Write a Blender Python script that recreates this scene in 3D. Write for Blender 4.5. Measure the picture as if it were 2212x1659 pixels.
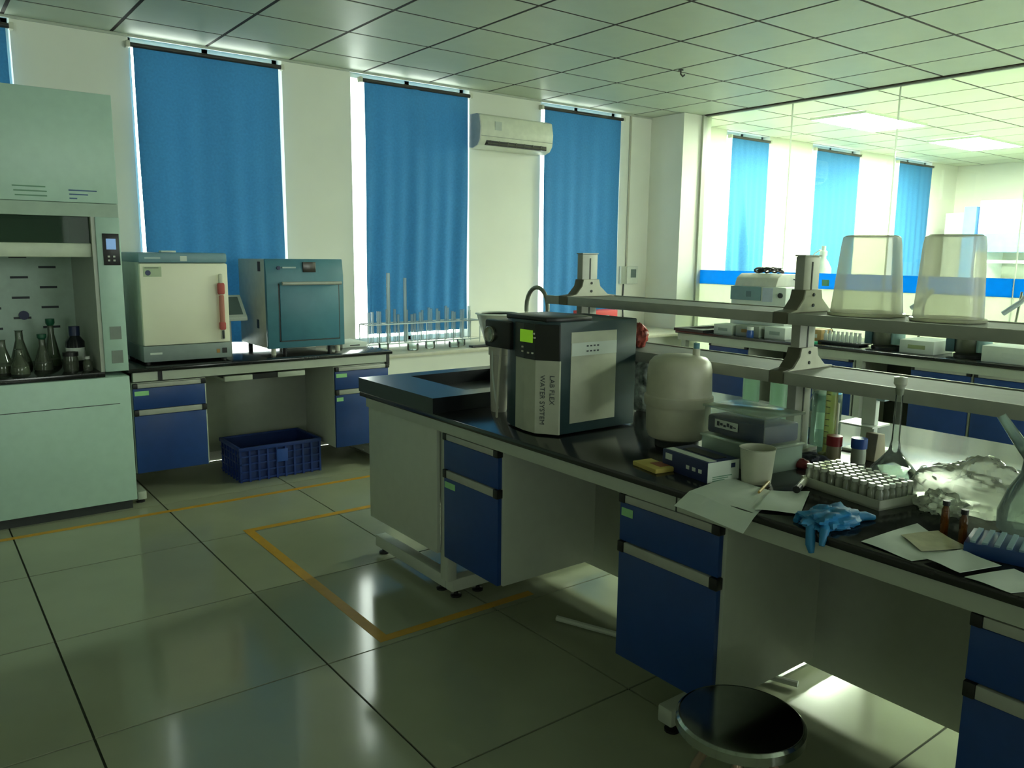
import bpy, bmesh, math, random
from mathutils import Vector, Matrix
random.seed(7)
for o in list(bpy.data.objects): bpy.data.objects.remove(o, do_unlink=True)
sc = bpy.context.scene
COL = sc.collection
R = math.radians
# ------------------------------------------------------------------ camera
CAMZ = 1.547
yaw, pitch, roll, FPX = R(37.3358), R(9.2588), R(0.6311), 1728.66
cy_, sy_, cp_, sp_, cr_, sr_ = math.cos(yaw), math.sin(yaw), math.cos(pitch), math.sin(pitch), math.cos(roll), math.sin(roll)
f0, r0, u0 = Vector((sy_, cy_, 0)), Vector((cy_, -sy_, 0)), Vector((0, 0, 1))
fw = f0 * cp_ - u0 * sp_
uu = u0 * cp_ + f0 * sp_
rr = r0 * cr_ + uu * sr_
up = -r0 * sr_ + uu * cr_
cam = bpy.data.cameras.new('camera')
cam.sensor_width = 36.0
cam.lens = 36.0 * FPX / 2212.0
cam.clip_start = 0.05
co = bpy.data.objects.new('camera', cam)
COL.objects.link(co)
M = Matrix((rr, up, -fw)).transposed().to_4x4()
M.translation = Vector((0, 0, CAMZ))
co.matrix_world = M
sc.camera = co
# ------------------------------------------------------------------ view / world / light
vs = sc.view_settings
vs.view_transform = 'Standard'
vs.look = 'None'
vs.gamma = 1.0
vs.use_curve_mapping = False
vs.exposure = 0.0
SKY = 8.5
w = bpy.data.worlds.new('overcast_sky')
sc.world = w
w.use_nodes = True
bg = w.node_tree.nodes['Background']
bg.inputs['Color'].default_value = (0.91, 1.0, 0.90, 1)
bg.inputs['Strength'].default_value = SKY
LAMP = 140.0       # power of each ceiling panel of the neighbouring lab
LAMPCOL = (0.90, 1.0, 0.78)
# ------------------------------------------------------------------ room numbers
YW, XP, ZC = 5.945, 6.575, 2.941
X0R, Y0R = -7.0, -3.6
XN = 13.1


def portal(x0, x1, z0, z1, y=YW + .16, rx=-90):
    l = bpy.data.lights.new('window_portal', 'AREA')
    l.shape = 'RECTANGLE'
    l.size, l.size_y = x1 - x0, z1 - z0
    l.cycles.is_portal = True
    o = bpy.data.objects.new('window_portal', l)
    o.location = ((x0 + x1) / 2, y, (z0 + z1) / 2)
    o.rotation_euler = (R(rx), 0, 0)
    COL.objects.link(o)


# window openings (x0, x1, curtain x0, curtain x1, curtain bottom)
WIN = [(-.42, .67, -.40, .645, .88), (1.335, 2.375, 1.355, 2.335, .88), (2.925, 4.04, 3.025, 4.00, .88), (4.835, 5.865, 4.85, 5.835, .88),
       (7.52, 8.32, 7.58, 8.25, .88), (9.20, 10.30, 9.25, 10.24, .88), (11.22, 12.28, 11.27, 12.23, .88)]
SILL = .80
for a in WIN: portal(a[0], a[1], SILL, 2.935)
# windows added in the unseen wall behind the camera, to let in fill daylight
FILLWIN = [(-4.4, -2.6), (2.0, 4.0), (4.3, 6.3)]
FZ0, FZ1 = 1.0, 2.75
for a in FILLWIN: portal(a[0], a[1], FZ0, FZ1, Y0R - .06, 90)


# ------------------------------------------------------------------ materials
def lin(h):
    h = h.lstrip('#')
    c = [int(h[i:i + 2], 16) / 255 for i in (0, 2, 4)]
    return tuple((v / 12.92 if v <= .04045 else ((v + .055) / 1.055) ** 2.4) for v in c)


MATS = {}


def mat(name, col, rough=.5, metal=0, var=.06, scale=18, bump=0, spec=.5, emit=None, estr=0, trans=0):
    if name in MATS: return MATS[name]
    m = bpy.data.materials.new(name)
    m.use_nodes = True
    nt = m.node_tree
    b = nt.nodes['Principled BSDF']
    if isinstance(col, str): col = lin(col)
    tc = nt.nodes.new('ShaderNodeTexCoord')
    no = nt.nodes.new('ShaderNodeTexNoise')
    no.inputs['Scale'].default_value = scale
    no.inputs['Detail'].default_value = 4
    nt.links.new(tc.outputs['Object'], no.inputs['Vector'])
    rp = nt.nodes.new('ShaderNodeValToRGB')
    rp.color_ramp.elements[0].position = .3
    rp.color_ramp.elements[1].position = .7
    rp.color_ramp.elements[0].color = tuple(c * (1 - var) for c in col) + (1,)
    rp.color_ramp.elements[1].color = tuple(min(1, c * (1 + var)) for c in col) + (1,)
    nt.links.new(no.outputs['Fac'], rp.inputs['Fac'])
    nt.links.new(rp.outputs['Color'], b.inputs['Base Color'])
    b.inputs['Roughness'].default_value = rough
    b.inputs['Metallic'].default_value = metal
    b.inputs['Specular IOR Level'].default_value = spec
    if bump:
        bp = nt.nodes.new('ShaderNodeBump')
        bp.inputs['Strength'].default_value = bump
        bp.inputs['Distance'].default_value = .002
        nt.links.new(no.outputs['Fac'], bp.inputs['Height'])
        nt.links.new(bp.outputs['Normal'], b.inputs['Normal'])
    if emit:
        b.inputs['Emission Color'].default_value = tuple(emit) + (1,)
        b.inputs['Emission Strength'].default_value = estr
    if trans:
        out = nt.nodes['Material Output']
        tr = nt.nodes.new('ShaderNodeBsdfTranslucent')
        nt.links.new(rp.outputs['Color'], tr.inputs['Color'])
        mx = nt.nodes.new('ShaderNodeMixShader')
        mx.inputs['Fac'].default_value = trans
        nt.links.new(b.outputs['BSDF'], mx.inputs[1])
        nt.links.new(tr.outputs['BSDF'], mx.inputs[2])
        nt.links.new(mx.outputs['Shader'], out.inputs['Surface'])
    MATS[name] = m
    return m


def glass(name, tint=(.95, .98, .96), milk=0.0, milkcol=(.8, .85, .8), gl=.25, rough=.03):
    """thin-walled clear material: transparent + fresnel gloss, with a share of milky scatter"""
    if name in MATS: return MATS[name]
    m = bpy.data.materials.new(name)
    m.use_nodes = True
    nt = m.node_tree
    nt.nodes.remove(nt.nodes['Principled BSDF'])
    out = nt.nodes['Material Output']
    tr = nt.nodes.new('ShaderNodeBsdfTransparent')
    tr.inputs['Color'].default_value = tuple(tint) + (1,)
    g = nt.nodes.new('ShaderNodeBsdfGlossy')
    g.inputs['Roughness'].default_value = rough
    fr = nt.nodes.new('ShaderNodeFresnel')
    fr.inputs['IOR'].default_value = 1.45
    mu = nt.nodes.new('ShaderNodeMath')
    mu.operation = 'MULTIPLY'
    mu.inputs[1].default_value = gl * 4
    mu.use_clamp = True
    nt.links.new(fr.outputs['Fac'], mu.inputs[0])
    last = tr.outputs['BSDF']
    if milk:
        d = nt.nodes.new('ShaderNodeBsdfDiffuse')
        d.inputs['Color'].default_value = tuple(milkcol) + (1,)
        t2 = nt.nodes.new('ShaderNodeBsdfTranslucent')
        t2.inputs['Color'].default_value = tuple(milkcol) + (1,)
        m0 = nt.nodes.new('ShaderNodeMixShader')
        nt.links.new(d.outputs['BSDF'], m0.inputs[1])
        nt.links.new(t2.outputs['BSDF'], m0.inputs[2])
        m1 = nt.nodes.new('ShaderNodeMixShader')
        m1.inputs['Fac'].default_value = milk
        nt.links.new(last, m1.inputs[1])
        nt.links.new(m0.outputs['Shader'], m1.inputs[2])
        last = m1.outputs['Shader']
    mx = nt.nodes.new('ShaderNodeMixShader')
    nt.links.new(mu.outputs['Value'], mx.inputs['Fac'])
    nt.links.new(last, mx.inputs[1])
    nt.links.new(g.outputs['BSDF'], mx.inputs[2])
    nt.links.new(mx.outputs['Shader'], out.inputs['Surface'])
    MATS[name] = m
    return m


wallM = mat('wall_paint', (.81, .82, .73), .75, var=.02, scale=3)
ceilM = mat('ceiling_tile_white', (.56, .62, .50), .48, var=.03, scale=4)
gridM = mat('ceiling_grid_brown', (.022, .012, .006), .7)
floorM = mat('floor_tile', (.325, .345, .24), .12, var=.06, scale=2.5)
groutM = mat('floor_grout', (.05, .055, .04), .8)
tapeM = mat('yellow_tape', (.55, .29, .02), .5)
topM = mat('black_worktop', (.012, .013, .013), .16, var=.2, scale=30)
steelM = mat('grey_green_steel', (.47, .51, .43), .42, var=.03)
whiteM = mat('white_enamel', (.68, .74, .67), .38, var=.03)
blueM = mat('blue_front', (.009, .048, .215), .4, var=.06)
blackM = mat('black_plastic', (.008, .008, .009), .4)
darkM = mat('dark_grey', (.03, .035, .035), .5)
alumM = mat('aluminium_profile', (.42, .43, .385), .45, metal=.15)
creamM = mat('cream_plastic', (.62, .62, .50), .45)
paperM = mat('paper', (.62, .68, .62), .8, var=.03)
greenstM = mat('green_sticker', (.30, .62, .28), .6)
steelpolM = mat('polished_steel', (.42, .45, .42), .12, metal=1)
curtM = mat('blue_curtain', (.032, .17, .36), .85, var=.10, scale=60, trans=.09)
rodM = mat('dark_rod', (.03, .028, .025), .5)
glassM = glass('clear_glassware', (.93, .97, .94), .10, (.8, .88, .84), .35)
paneM = glass('window_pane', (.97, .99, .98), 0, gl=.18, rough=.01)
milkM = glass('translucent_plastic', (.90, .91, .85), .50, (.78, .78, .66), .15, .2)
clearboxM = glass('clear_plastic_box', (.96, .98, .96), .05, (.7, .78, .72), .035, .08)
milkboxM = glass('milky_plastic_box', (.9, .95, .92), .45, (.62, .72, .66), .06, .15)
bagM = glass('plastic_bag', (.90, .93, .88), .58, (.84, .87, .78), .35, .15)
amberM = glass('amber_glass', (.45, .2, .03), .25, (.30, .12, .01), .3)
tealM = mat('teal_enamel', (.06, .20, .26), .4)
tealdkM = mat('dark_teal_case', (.018, .045, .052), .42)
navyM = mat('navy_print', (.014, .026, .10), .45)
redM = mat('red_plastic', (.55, .03, .03), .45)
inkM = mat('ink', (.06, .07, .08), .7)


# ------------------------------------------------------------------ shape helpers: each returns (verts, faces)
def box(x0, x1, y0, y1, z0, z1):
    v = [(x, y, z) for x in (x0, x1) for y in (y0, y1) for z in (z0, z1)]
    return v, [(0, 1, 3, 2), (4, 6, 7, 5), (0, 4, 5, 1), (2, 3, 7, 6), (0, 2, 6, 4), (1, 5, 7, 3)]


def lathe(prof, c=(0, 0, 0), n=24, axis='z'):
    v, f = [], []
    for r, z in prof:
        for i in range(n):
            a = 2 * math.pi * i / n
            p = (r * math.cos(a), r * math.sin(a), z)
            if axis == 'x': p = (p[2], p[0], p[1])
            if axis == 'y': p = (p[0], p[2], p[1])
            v.append((p[0] + c[0], p[1] + c[1], p[2] + c[2]))
    for j in range(len(prof) - 1):
        for i in range(n):
            k = (i + 1) % n
            f.append((j * n + i, j * n + k, (j + 1) * n + k, (j + 1) * n + i))
    if prof[0][0] > 1e-6: f.append(tuple(range(n - 1, -1, -1)))
    if prof[-1][0] > 1e-6: f.append(tuple((len(prof) - 1) * n + i for i in range(n)))
    return v, f


def cyl(cx, cy, z0, z1, r, r2=None, n=20):
    return lathe([(r, z0), (r2 if r2 is not None else r, z1)], (cx, cy, 0), n)


def tube(pts, r, n=8):
    pts = [Vector(p) for p in pts]
    v, f = [], []
    prev = None
    for i, p in enumerate(pts):
        t = (pts[min(i + 1, len(pts) - 1)] - pts[max(i - 1, 0)]).normalized()
        if prev is None:
            a = t.orthogonal().normalized()
        else:
            a = (prev - t * prev.dot(t)).normalized()
        prev = a
        b = t.cross(a)
        rad = r[i] if isinstance(r, (list, tuple)) else r
        for k in range(n):
            an = 2 * math.pi * k / n
            q = p + (a * math.cos(an) + b * math.sin(an)) * rad
            v.append(tuple(q))
    for j in range(len(pts) - 1):
        for k in range(n):
            k2 = (k + 1) % n
            f.append((j * n + k, j * n + k2, (j + 1) * n + k2, (j + 1) * n + k))
    f.append(tuple(range(n - 1, -1, -1)))
    f.append(tuple((len(pts) - 1) * n + k for k in range(n)))
    return v, f


def prism(poly, a0, a1, axis='y'):
    """poly: 2-D outline; extruded along axis (x: poly=(y,z); y: poly=(x,z); z: poly=(x,y))"""
    n = len(poly)
    v = []
    for a in (a0, a1):
        for p in poly:
            v.append({'x': (a, p[0], p[1]), 'y': (p[0], a, p[1]), 'z': (p[0], p[1], a)}[axis])
    f = [tuple(range(n)), tuple(range(2 * n - 1, n - 1, -1))]
    for i in range(n):
        k = (i + 1) % n
        f.append((i, n + i, n + k, k))
    return v, f


def grid(fn, nu, nv):
    v = [fn(i / nu, j / nv) for j in range(nv + 1) for i in range(nu + 1)]
    f = [(j * (nu + 1) + i, j * (nu + 1) + i + 1, (j + 1) * (nu + 1) + i + 1, (j + 1) * (nu + 1) + i) for j in range(nv) for i in range(nu)]
    return v, f


def rot(shape, c, ang):
    """turn a shape about the vertical through c"""
    v, f = shape
    s, k = math.sin(ang), math.cos(ang)
    return [(c[0] + (x - c[0]) * k - (y - c[1]) * s, c[1] + (x - c[0]) * s + (y - c[1]) * k, z) for x, y, z in v], f


def origin(o):
    while o.parent: o = o.parent
    return Vector(o['_o']) if '_o' in o else Vector((0, 0, 0))


def part(name, shapes, m, parent=None, bevel=0, smooth=False, seg=2, solid=0):
    if isinstance(shapes, tuple): shapes = [shapes]
    V, F = [], []
    for v, f in shapes:
        k = len(V)
        V += v
        F += [tuple(i + k for i in q) for q in f]
    base = origin(parent) if parent else Vector((0, 0, 0))
    if not parent:
        xs = [p[0] for p in V]; ys = [p[1] for p in V]; zs = [p[2] for p in V]
        base = Vector(((min(xs) + max(xs)) / 2, (min(ys) + max(ys)) / 2, min(zs)))
    me = bpy.data.meshes.new(name)
    me.from_pydata([(p[0] - base.x, p[1] - base.y, p[2] - base.z) for p in V], [], F)
    bm = bmesh.new()
    bm.from_mesh(me)
    bmesh.ops.recalc_face_normals(bm, faces=bm.faces)
    if bevel:
        ed = [e for e in bm.edges if e.is_manifold and e.calc_face_angle(0) > .6]
        bmesh.ops.bevel(bm, geom=ed, offset=bevel, segments=seg, affect='EDGES', profile=.5)
    bm.to_mesh(me)
    bm.free()
    if smooth or bevel:
        for p in me.polygons: p.use_smooth = True
        me.set_sharp_from_angle(angle=R(38))
    me.materials.append(m)
    o = bpy.data.objects.new(name, me)
    COL.objects.link(o)
    if parent:
        o.parent = parent
    else:
        o.location = base
        o['_o'] = tuple(base)
    if solid:
        md = o.modifiers.new('thickness', 'SOLIDIFY')
        md.thickness = solid
    return o


def tag(o, label, cat, group=None):
    o['label'] = label
    o['category'] = cat
    if group: o['group'] = group
    return o


def thing(name, loc, label, cat, group=None):
    o = bpy.data.objects.new(name, None)
    o.empty_display_size = .05
    COL.objects.link(o)
    o.location = loc
    o['_o'] = tuple(loc)
    return tag(o, label, cat, group)


def struct(o):
    o['kind'] = 'structure'
    return o


def sempty(name, loc):
    o = bpy.data.objects.new(name, None)
    COL.objects.link(o)
    o.location = loc
    o['_o'] = tuple(loc)
    o['kind'] = 'structure'
    return o


def copies(src, offs, parent):
    """copies of one part, sharing its mesh"""
    for d in offs:
        c = src.copy()
        COL.objects.link(c)
        c.parent = parent
        c.location = src.location + Vector(d)


def text(name, s, size, m, parent, loc, rotm, align='LEFT', thick=.0006):
    cu = bpy.data.curves.new(name, 'FONT')
    cu.body = s
    cu.size = size
    cu.align_x = align
    cu.extrude = thick
    tmp = bpy.data.objects.new('tmp', cu)
    COL.objects.link(tmp)
    dg = bpy.context.evaluated_depsgraph_get()
    me = bpy.data.meshes.new_from_object(tmp.evaluated_get(dg))
    bpy.data.objects.remove(tmp)
    me.name = name
    base = origin(parent)
    T = Matrix.Translation(Vector(loc) - base) @ rotm.to_4x4()
    me.transform(T)
    me.materials.clear()
    me.materials.append(m)
    o = bpy.data.objects.new(name, me)
    COL.objects.link(o)
    o.parent = parent
    return o


def basis(xd, yd):
    xd, yd = Vector(xd), Vector(yd)
    return Matrix((xd, yd, xd.cross(yd))).transposed()


# ================================================================== THE SETTING
# floor: 0.8 m tiles with recessed joints
fl = sempty('floor', (0, 0, 0))
part('floor_bed', box(X0R, XN, Y0R, YW, -.10, -.006), groutM, fl)
FX, FY, FT, G = 1.168, 1.866, .80, .004
big = []
ti = None
i0 = math.floor((X0R - FX) / FT); i1 = math.ceil((XN - FX) / FT)
j0 = math.floor((Y0R - FY) / FT); j1 = math.ceil((YW - FY) / FT)
for i in range(i0, i1):
    for j in range(j0, j1):
        xa, xb = max(FX + i * FT, X0R) + G, min(FX + (i + 1) * FT, XN) - G
        ya, yb = max(FY + j * FT, Y0R) + G, min(FY + (j + 1) * FT, YW) - G
        if xb - xa < .05 or yb - ya < .05: continue
        full = xb - xa > FT - 3 * G and yb - ya > FT - 3 * G
        near = xa < 6.6 and ya > -1.5 and xa > -1.5
        if not near:
            big.append(box(xa, xb, ya, yb, -.006, 0))
        elif full:
            if ti is None:
                ti = part('floor_tile', box(xa, xb, ya, yb, -.006, 0), floorM, fl)
                ti0 = (xa, ya)
            else:
                copies(ti, [(xa - ti0[0], ya - ti0[1], 0)], fl)
        else:
            part('floor_tile', box(xa, xb, ya, yb, -.006, 0), floorM, fl)
part('outer_floor_tiles', big, floorM, fl)['kind'] = 'stuff'

# ceiling: 0.6 m tiles proud of a dark grid
ce = sempty('ceiling', (0, 0, ZC))
CX, CY, CT, CG = 2.436 - .6 * 17, 6.1646 - .6 * 18, .60, .0115
part('ceiling_grid', box(X0R, XN, Y0R, YW + .02, ZC - .0012, ZC + .08), gridM, ce)
big = []
ti = None
for i in range(0, 36):
    for j in range(0, 19):
        xa, xb = max(CX + i * CT, X0R), min(CX + (i + 1) * CT, XN)
        ya, yb = max(CY + j * CT, Y0R), min(CY + (j + 1) * CT, YW)
        if xa < XP < xb:
            spans = [(xa, XP), (XP + .1, xb)]
        else:
            spans = [(xa, xb)]
        for xa_, xb_ in spans:
            if xb_ - xa_ < .06 or yb - ya < .06: continue
            s = box(xa_ + CG, xb_ - CG, ya + CG, yb - CG, ZC - .0035, ZC + .004)
            if xa_ > -.2 and ya > .6:
                if xb_ - xa_ > CT - .01 and yb - ya > CT - .01:
                    if ti is None:
                        ti = part('ceiling_tile', s, ceilM, ce)
                        ti0 = (xa_, ya)
                    else:
                        copies(ti, [(xa_ - ti0[0], ya - ti0[1], 0)], ce)
                else:
                    part('ceiling_tile', s, ceilM, ce)
            else:
                big.append(s)
part('outer_ceiling_tiles', big, ceilM, ce)['kind'] = 'stuff'
part('cornice_strip', box(X0R, 6.30, YW - .012, YW - .0005, ZC - .02, ZC - .005), steelM, ce)

# window wall with its openings
sh = []
edges = [X0R]
for a in WIN: edges += [a[0], a[1]]
edges.append(XN)
for k in range(0, len(edges), 2): sh.append(box(edges[k], edges[k + 1], YW, YW + .24, 0, ZC))
for a in WIN:
    sh.append(box(a[0], a[1], YW, YW + .24, 0, SILL))
    sh.append(box(a[0], a[1], YW, YW + .24, 2.9405, ZC))
struct(part('wall_back', sh, wallM))
struct(part('wall_left', box(X0R - .1, X0R, Y0R, YW + .24, 0, ZC), wallM))
sh = []
edges = [X0R]
for a in FILLWIN: edges += [a[0], a[1]]
edges.append(XN)
for k in range(0, len(edges), 2): sh.append(box(edges[k], edges[k + 1], Y0R - .12, Y0R, 0, ZC))
for a in FILLWIN: sh += [box(a[0], a[1], Y0R - .12, Y0R, 0, FZ0), box(a[0], a[1], Y0R - .12, Y0R, FZ1, ZC)]
struct(part('wall_front', sh, wallM))
struct(part('wall_far', box(XN, XN + .1, Y0R, YW + .24, 0, ZC), wallM))
struct(part('trim_1', box(6.30, XP + .12, 5.51, YW - .001, 0, ZC - .006), wallM))     # corner pilaster
for k, a in enumerate(WIN):
    wo = sempty('window_%d' % (k + 1), ((a[0] + a[1]) / 2, YW + .12, SILL))
    y0, y1, t = YW + .10, YW + .15, .035
    part('window_frame', [box(a[0], a[0] + t, y0, y1, SILL, 2.9405), box(a[1] - t, a[1], y0, y1, SILL, 2.9405), box(a[0], a[1], y0, y1, SILL, SILL + t),
                          box(a[0], a[1], y0, y1, 2.9405 - t, 2.9405), box((a[0] + a[1]) / 2 - .02, (a[0] + a[1]) / 2 + .02, y0, y1, SILL, 2.9405)], whiteM, wo)
    for s in (0, 1):
        xm = (a[0] + a[1]) / 2
        part('pane', box(a[0] + t if not s else xm + .02, xm - .02 if not s else a[1] - t, y0 + .02, y0 + .026, SILL + t, 2.9405 - t), paneM, wo)

for k, a in enumerate(FILLWIN):  # frames and panes of the added fill windows, out of view
    wo = sempty('window_%d' % (k + 8), ((a[0] + a[1]) / 2, Y0R - .06, FZ0))
    y0, y1, t, xm = Y0R - .08, Y0R - .04, .04, (a[0] + a[1]) / 2
    for q_ in (box(a[0], a[0] + t, y0, y1, FZ0, FZ1), box(a[1] - t, a[1], y0, y1, FZ0, FZ1), box(a[0] + t, a[1] - t, y0, y1, FZ0, FZ0 + t), box(a[0] + t, a[1] - t, y0, y1, FZ1 - t, FZ1), box(xm - .02, xm + .02, y0, y1, FZ0 + t, FZ1 - t)):
        part('window_frame', q_, whiteM, wo)
    part('pane', box(a[0] + t, xm - .02, y0 + .017, y0 + .023, FZ0 + t, FZ1 - t), paneM, wo)
    part('pane', box(xm + .02, a[1] - t, y0 + .017, y0 + .023, FZ0 + t, FZ1 - t), paneM, wo)

# glazed partition to the neighbouring lab: white dwarf wall, blue band, panes
wr = sempty('wall_right', (XP, 2, 0))
part('base_rail', box(XP + .01, XP + .09, Y0R, 5.51, 0, .06), steelM, wr)
filmM = mat('blue_film', (.008, .29, .62), .3, trans=.75, var=.03)
frostM = mat('frosted_film', (.80, .84, .76), .4, trans=.6, var=.02)
seams = [5.50, 4.512, 3.518, 2.52, 1.53, .54, -.45, -1.44, -2.43, Y0R]
for k in range(len(seams) - 1):
    ya, yb = seams[k + 1] + .004, seams[k] - .004
    part('pane', box(XP + .045, XP + .055, ya, yb, 1.402, ZC - .02), paneM, wr)
    part('blue_film', box(XP + .045, XP + .055, ya, yb, 1.262, 1.402), filmM, wr)
    part('frosted_pane', box(XP + .045, XP + .055, ya, yb, .06, 1.262), frostM, wr)
    if k: part('pane_joint', box(XP + .043, XP + .057, seams[k] - .004, seams[k] + .004, .06, ZC - .02), glass('silicone_joint', (.8, .85, .8), .7, (.85, .88, .82), .1, .3), wr)
part('head_rail', box(XP + .03, XP + .07, Y0R, 5.51, ZC - .020, ZC - .006), steelM, wr)
part('head_seam', box(XP - .004, XP + .03, Y0R, 5.51, ZC - .010, ZC - .002), gridM, wr)
part('end_post', box(XP - .01, XP + .11, 5.485, 5.509, 0, ZC - .006), steelM, wr)
part('green_sticker', box(XP + .042, XP + .0448, 4.02, 4.09, 1.29, 1.345), mat('sticker_olive', (.12, .35, .2), .6), wr)

# ledge below the windows
lg = sempty('trim_2', (4.5, 5.6, 0))
part('ledge_front', box(2.83, 6.30, 5.24, YW - .001, 0, .772), wallM, lg)
part('ledge_slab', box(2.815, 6.30, 5.20, YW - .001, .772, .80), mat('ledge_stone', (.66, .64, .50), .3), lg, bevel=.004)

# ================================================================== NEIGHBOURING LAB (seen through the glass)
def panel_lamp(x, y, label):
    t = thing('ceiling_panel_light', (x, y, ZC - .03), label, 'ceiling light', 'lit panel lights of the neighbouring lab')
    part('frame', [box(x - .60, x + .60, y - .30, y - .285, ZC - .03, ZC - .005), box(x - .60, x + .60, y + .285, y + .30, ZC - .03, ZC - .005),
                   box(x - .60, x - .585, y - .285, y + .285, ZC - .03, ZC - .005), box(x + .585, x + .60, y - .285, y + .285, ZC - .03, ZC - .005)], whiteM, t)
    part('diffuser', box(x - .585, x + .585, y - .285, y + .285, ZC - .022, ZC - .006),
         mat('lit_diffuser', (.9, .9, .9), .5, emit=LAMPCOL, estr=LAMP), t)


panel_lamp(8.10, 4.60, 'lit white ceiling panel light nearer the glass partition')
panel_lamp(10.55, 4.60, 'lit white ceiling panel light deeper in the neighbouring lab')
panel_lamp(8.10, 1.2, 'added unseen ceiling panel light of the neighbouring lab beyond the right edge')  # this and the next two are out of view, added for more light
panel_lamp(10.55, 1.2, 'added unseen ceiling panel light of the neighbouring lab farthest right')
panel_lamp(8.10, -1.4, 'added unseen ceiling panel light of the neighbouring lab nearest the front wall')


# curtains -------------------------------------------------------------------
def curtain(k, label, fold, seed, sweep=0):
    a = WIN[k]
    x0, x1, zb = a[2], a[3], a[4]
    zt, y = 2.862, YW - .035
    t = thing('window_curtain', ((x0 + x1) / 2, y, zb), label, 'curtain', 'blue window curtains')
    rnd = random.Random(seed)
    ph = [rnd.uniform(0, 6.28) for _ in range(4)]

    def fn(u, v):
        d = (1 - v) ** 1.3
        am = fold * (.25 + .75 * d)
        yy = y - am * (math.sin(u * 41 + ph[0] + .8 * math.sin(v * 3 + ph[2])) * .6 + math.sin(u * 23 + ph[1]) * .5 + math.sin(u * 9 + ph[3]) * .4)
        xx = x0 + (x1 - x0) * u + .012 * math.sin(v * 5 + ph[1]) * d
        if sweep: yy -= sweep * max(0, 1 - abs(u - (.22 + .35 * (1 - v))) / .12) * d
        return (xx, yy, zb + (zt - zb) * v)
    part('cloth', grid(fn, 72, 30), curtM, t, smooth=True)
    part('rod', tube([(x0 - .03, y, 2.868), (x1 + .03, y, 2.868)], .016, 10), rodM, t, smooth=True)
    for xx in (x0 - .03, x1 + .03):
        part('rod_bracket', [box(xx - .012, xx + .012, y - .018, YW - .001, 2.85, 2.89)], creamM, t, bevel=.003)
    return t


curtain(0, 'narrow sliver of blue curtain at the left edge above the fume hood', .006, 1)
curtain(1, 'dark blue curtain hanging behind the two ovens', .010, 2)
curtain(2, 'blue curtain hanging behind the drying glassware on the ledge', .022, 3)
curtain(3, 'blue curtain hanging right of the air conditioner', .012, 4)
curtain(4, 'narrow pale blue curtain with a diagonal fold, first beyond the glass partition', .014, 5, .13)
curtain(5, 'pale blue curtain behind the white bottle beyond the glass partition', .014, 6)
curtain(6, 'pale blue curtain farthest right beyond the glass partition', .014, 7)

# fume cupboard and cupboard at the far end of the neighbouring lab
t = thing('far_fume_hood', (12.4, 3.6, 0), 'white fume hood with blue band beyond the glass at far right', 'fume hood')
part('upper_panel', box(12.0, 13.05, 2.4, 5.10, 1.89, 2.34), whiteM, t, bevel=.01)
part('blue_band', box(12.0, 13.05, 2.4, 5.10, 1.64, 1.89), mat('pale_blue_panel', (.16, .36, .72), .4), t)
part('opening_back', box(12.6, 13.05, 2.4, 5.10, .9, 1.64), steelM, t)
part('sash_bar', box(11.99, 12.03, 2.4, 5.10, 1.49, 1.53), whiteM, t)
part('base', box(12.0, 13.05, 2.4, 5.10, 0, .9), whiteM, t)
part('side_post', box(12.0, 12.6, 4.98, 5.10, .9, 1.64), whiteM, t)
t = thing('far_cupboard', (12.3, 5.4, 0), 'tall pale cupboard with blue edge beside the far fume hood', 'cupboard')
part('body', box(12.15, 12.75, 5.30, 5.62, 0, 2.19), mat('pale_grey', (.5, .52, .47), .5), t, bevel=.005)
part('blue_side', box(12.0, 12.15, 5.14, 5.30, 0, 2.26), mat('pale_blue_panel', (.16, .36, .72), .4), t)
t = thing('far_stand', (7.0, 4.32, 0), 'slim white stand under the bottle beyond the glass partition', 'stand')
part('top', box(6.86, 7.14, 4.18, 4.46, 1.16, 1.18), whiteM, t, bevel=.004)
for x in (6.88, 7.10):
    for y in (4.20, 4.42): part('leg', box(x, x + .02, y, y + .02, 0, 1.16), whiteM, t)
t = thing('dispenser_bottle', (6.98, 4.32, 1.18), 'white dispenser bottle with curved tube beyond the glass partition', 'bottle')
part('bottle', lathe([(.075, 1.18), (.08, 1.20), (.08, 1.44), (.05, 1.50), (.028, 1.53), (.028, 1.56)], (6.98, 4.32, 0), 20), whiteM, t, smooth=True)
part('pump_head', lathe([(.035, 1.56), (.035, 1.60), (.02, 1.61), (.02, 1.65)], (6.98, 4.32, 0), 16), whiteM, t, smooth=True)
part('tube', tube([(6.98, 4.32 + .02 * 0, 1.60), (6.98, 4.36, 1.61), (6.98, 4.41, 1.58), (6.98, 4.45, 1.51), (6.98, 4.47, 1.40)], .007), whiteM, t, smooth=True)

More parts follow.
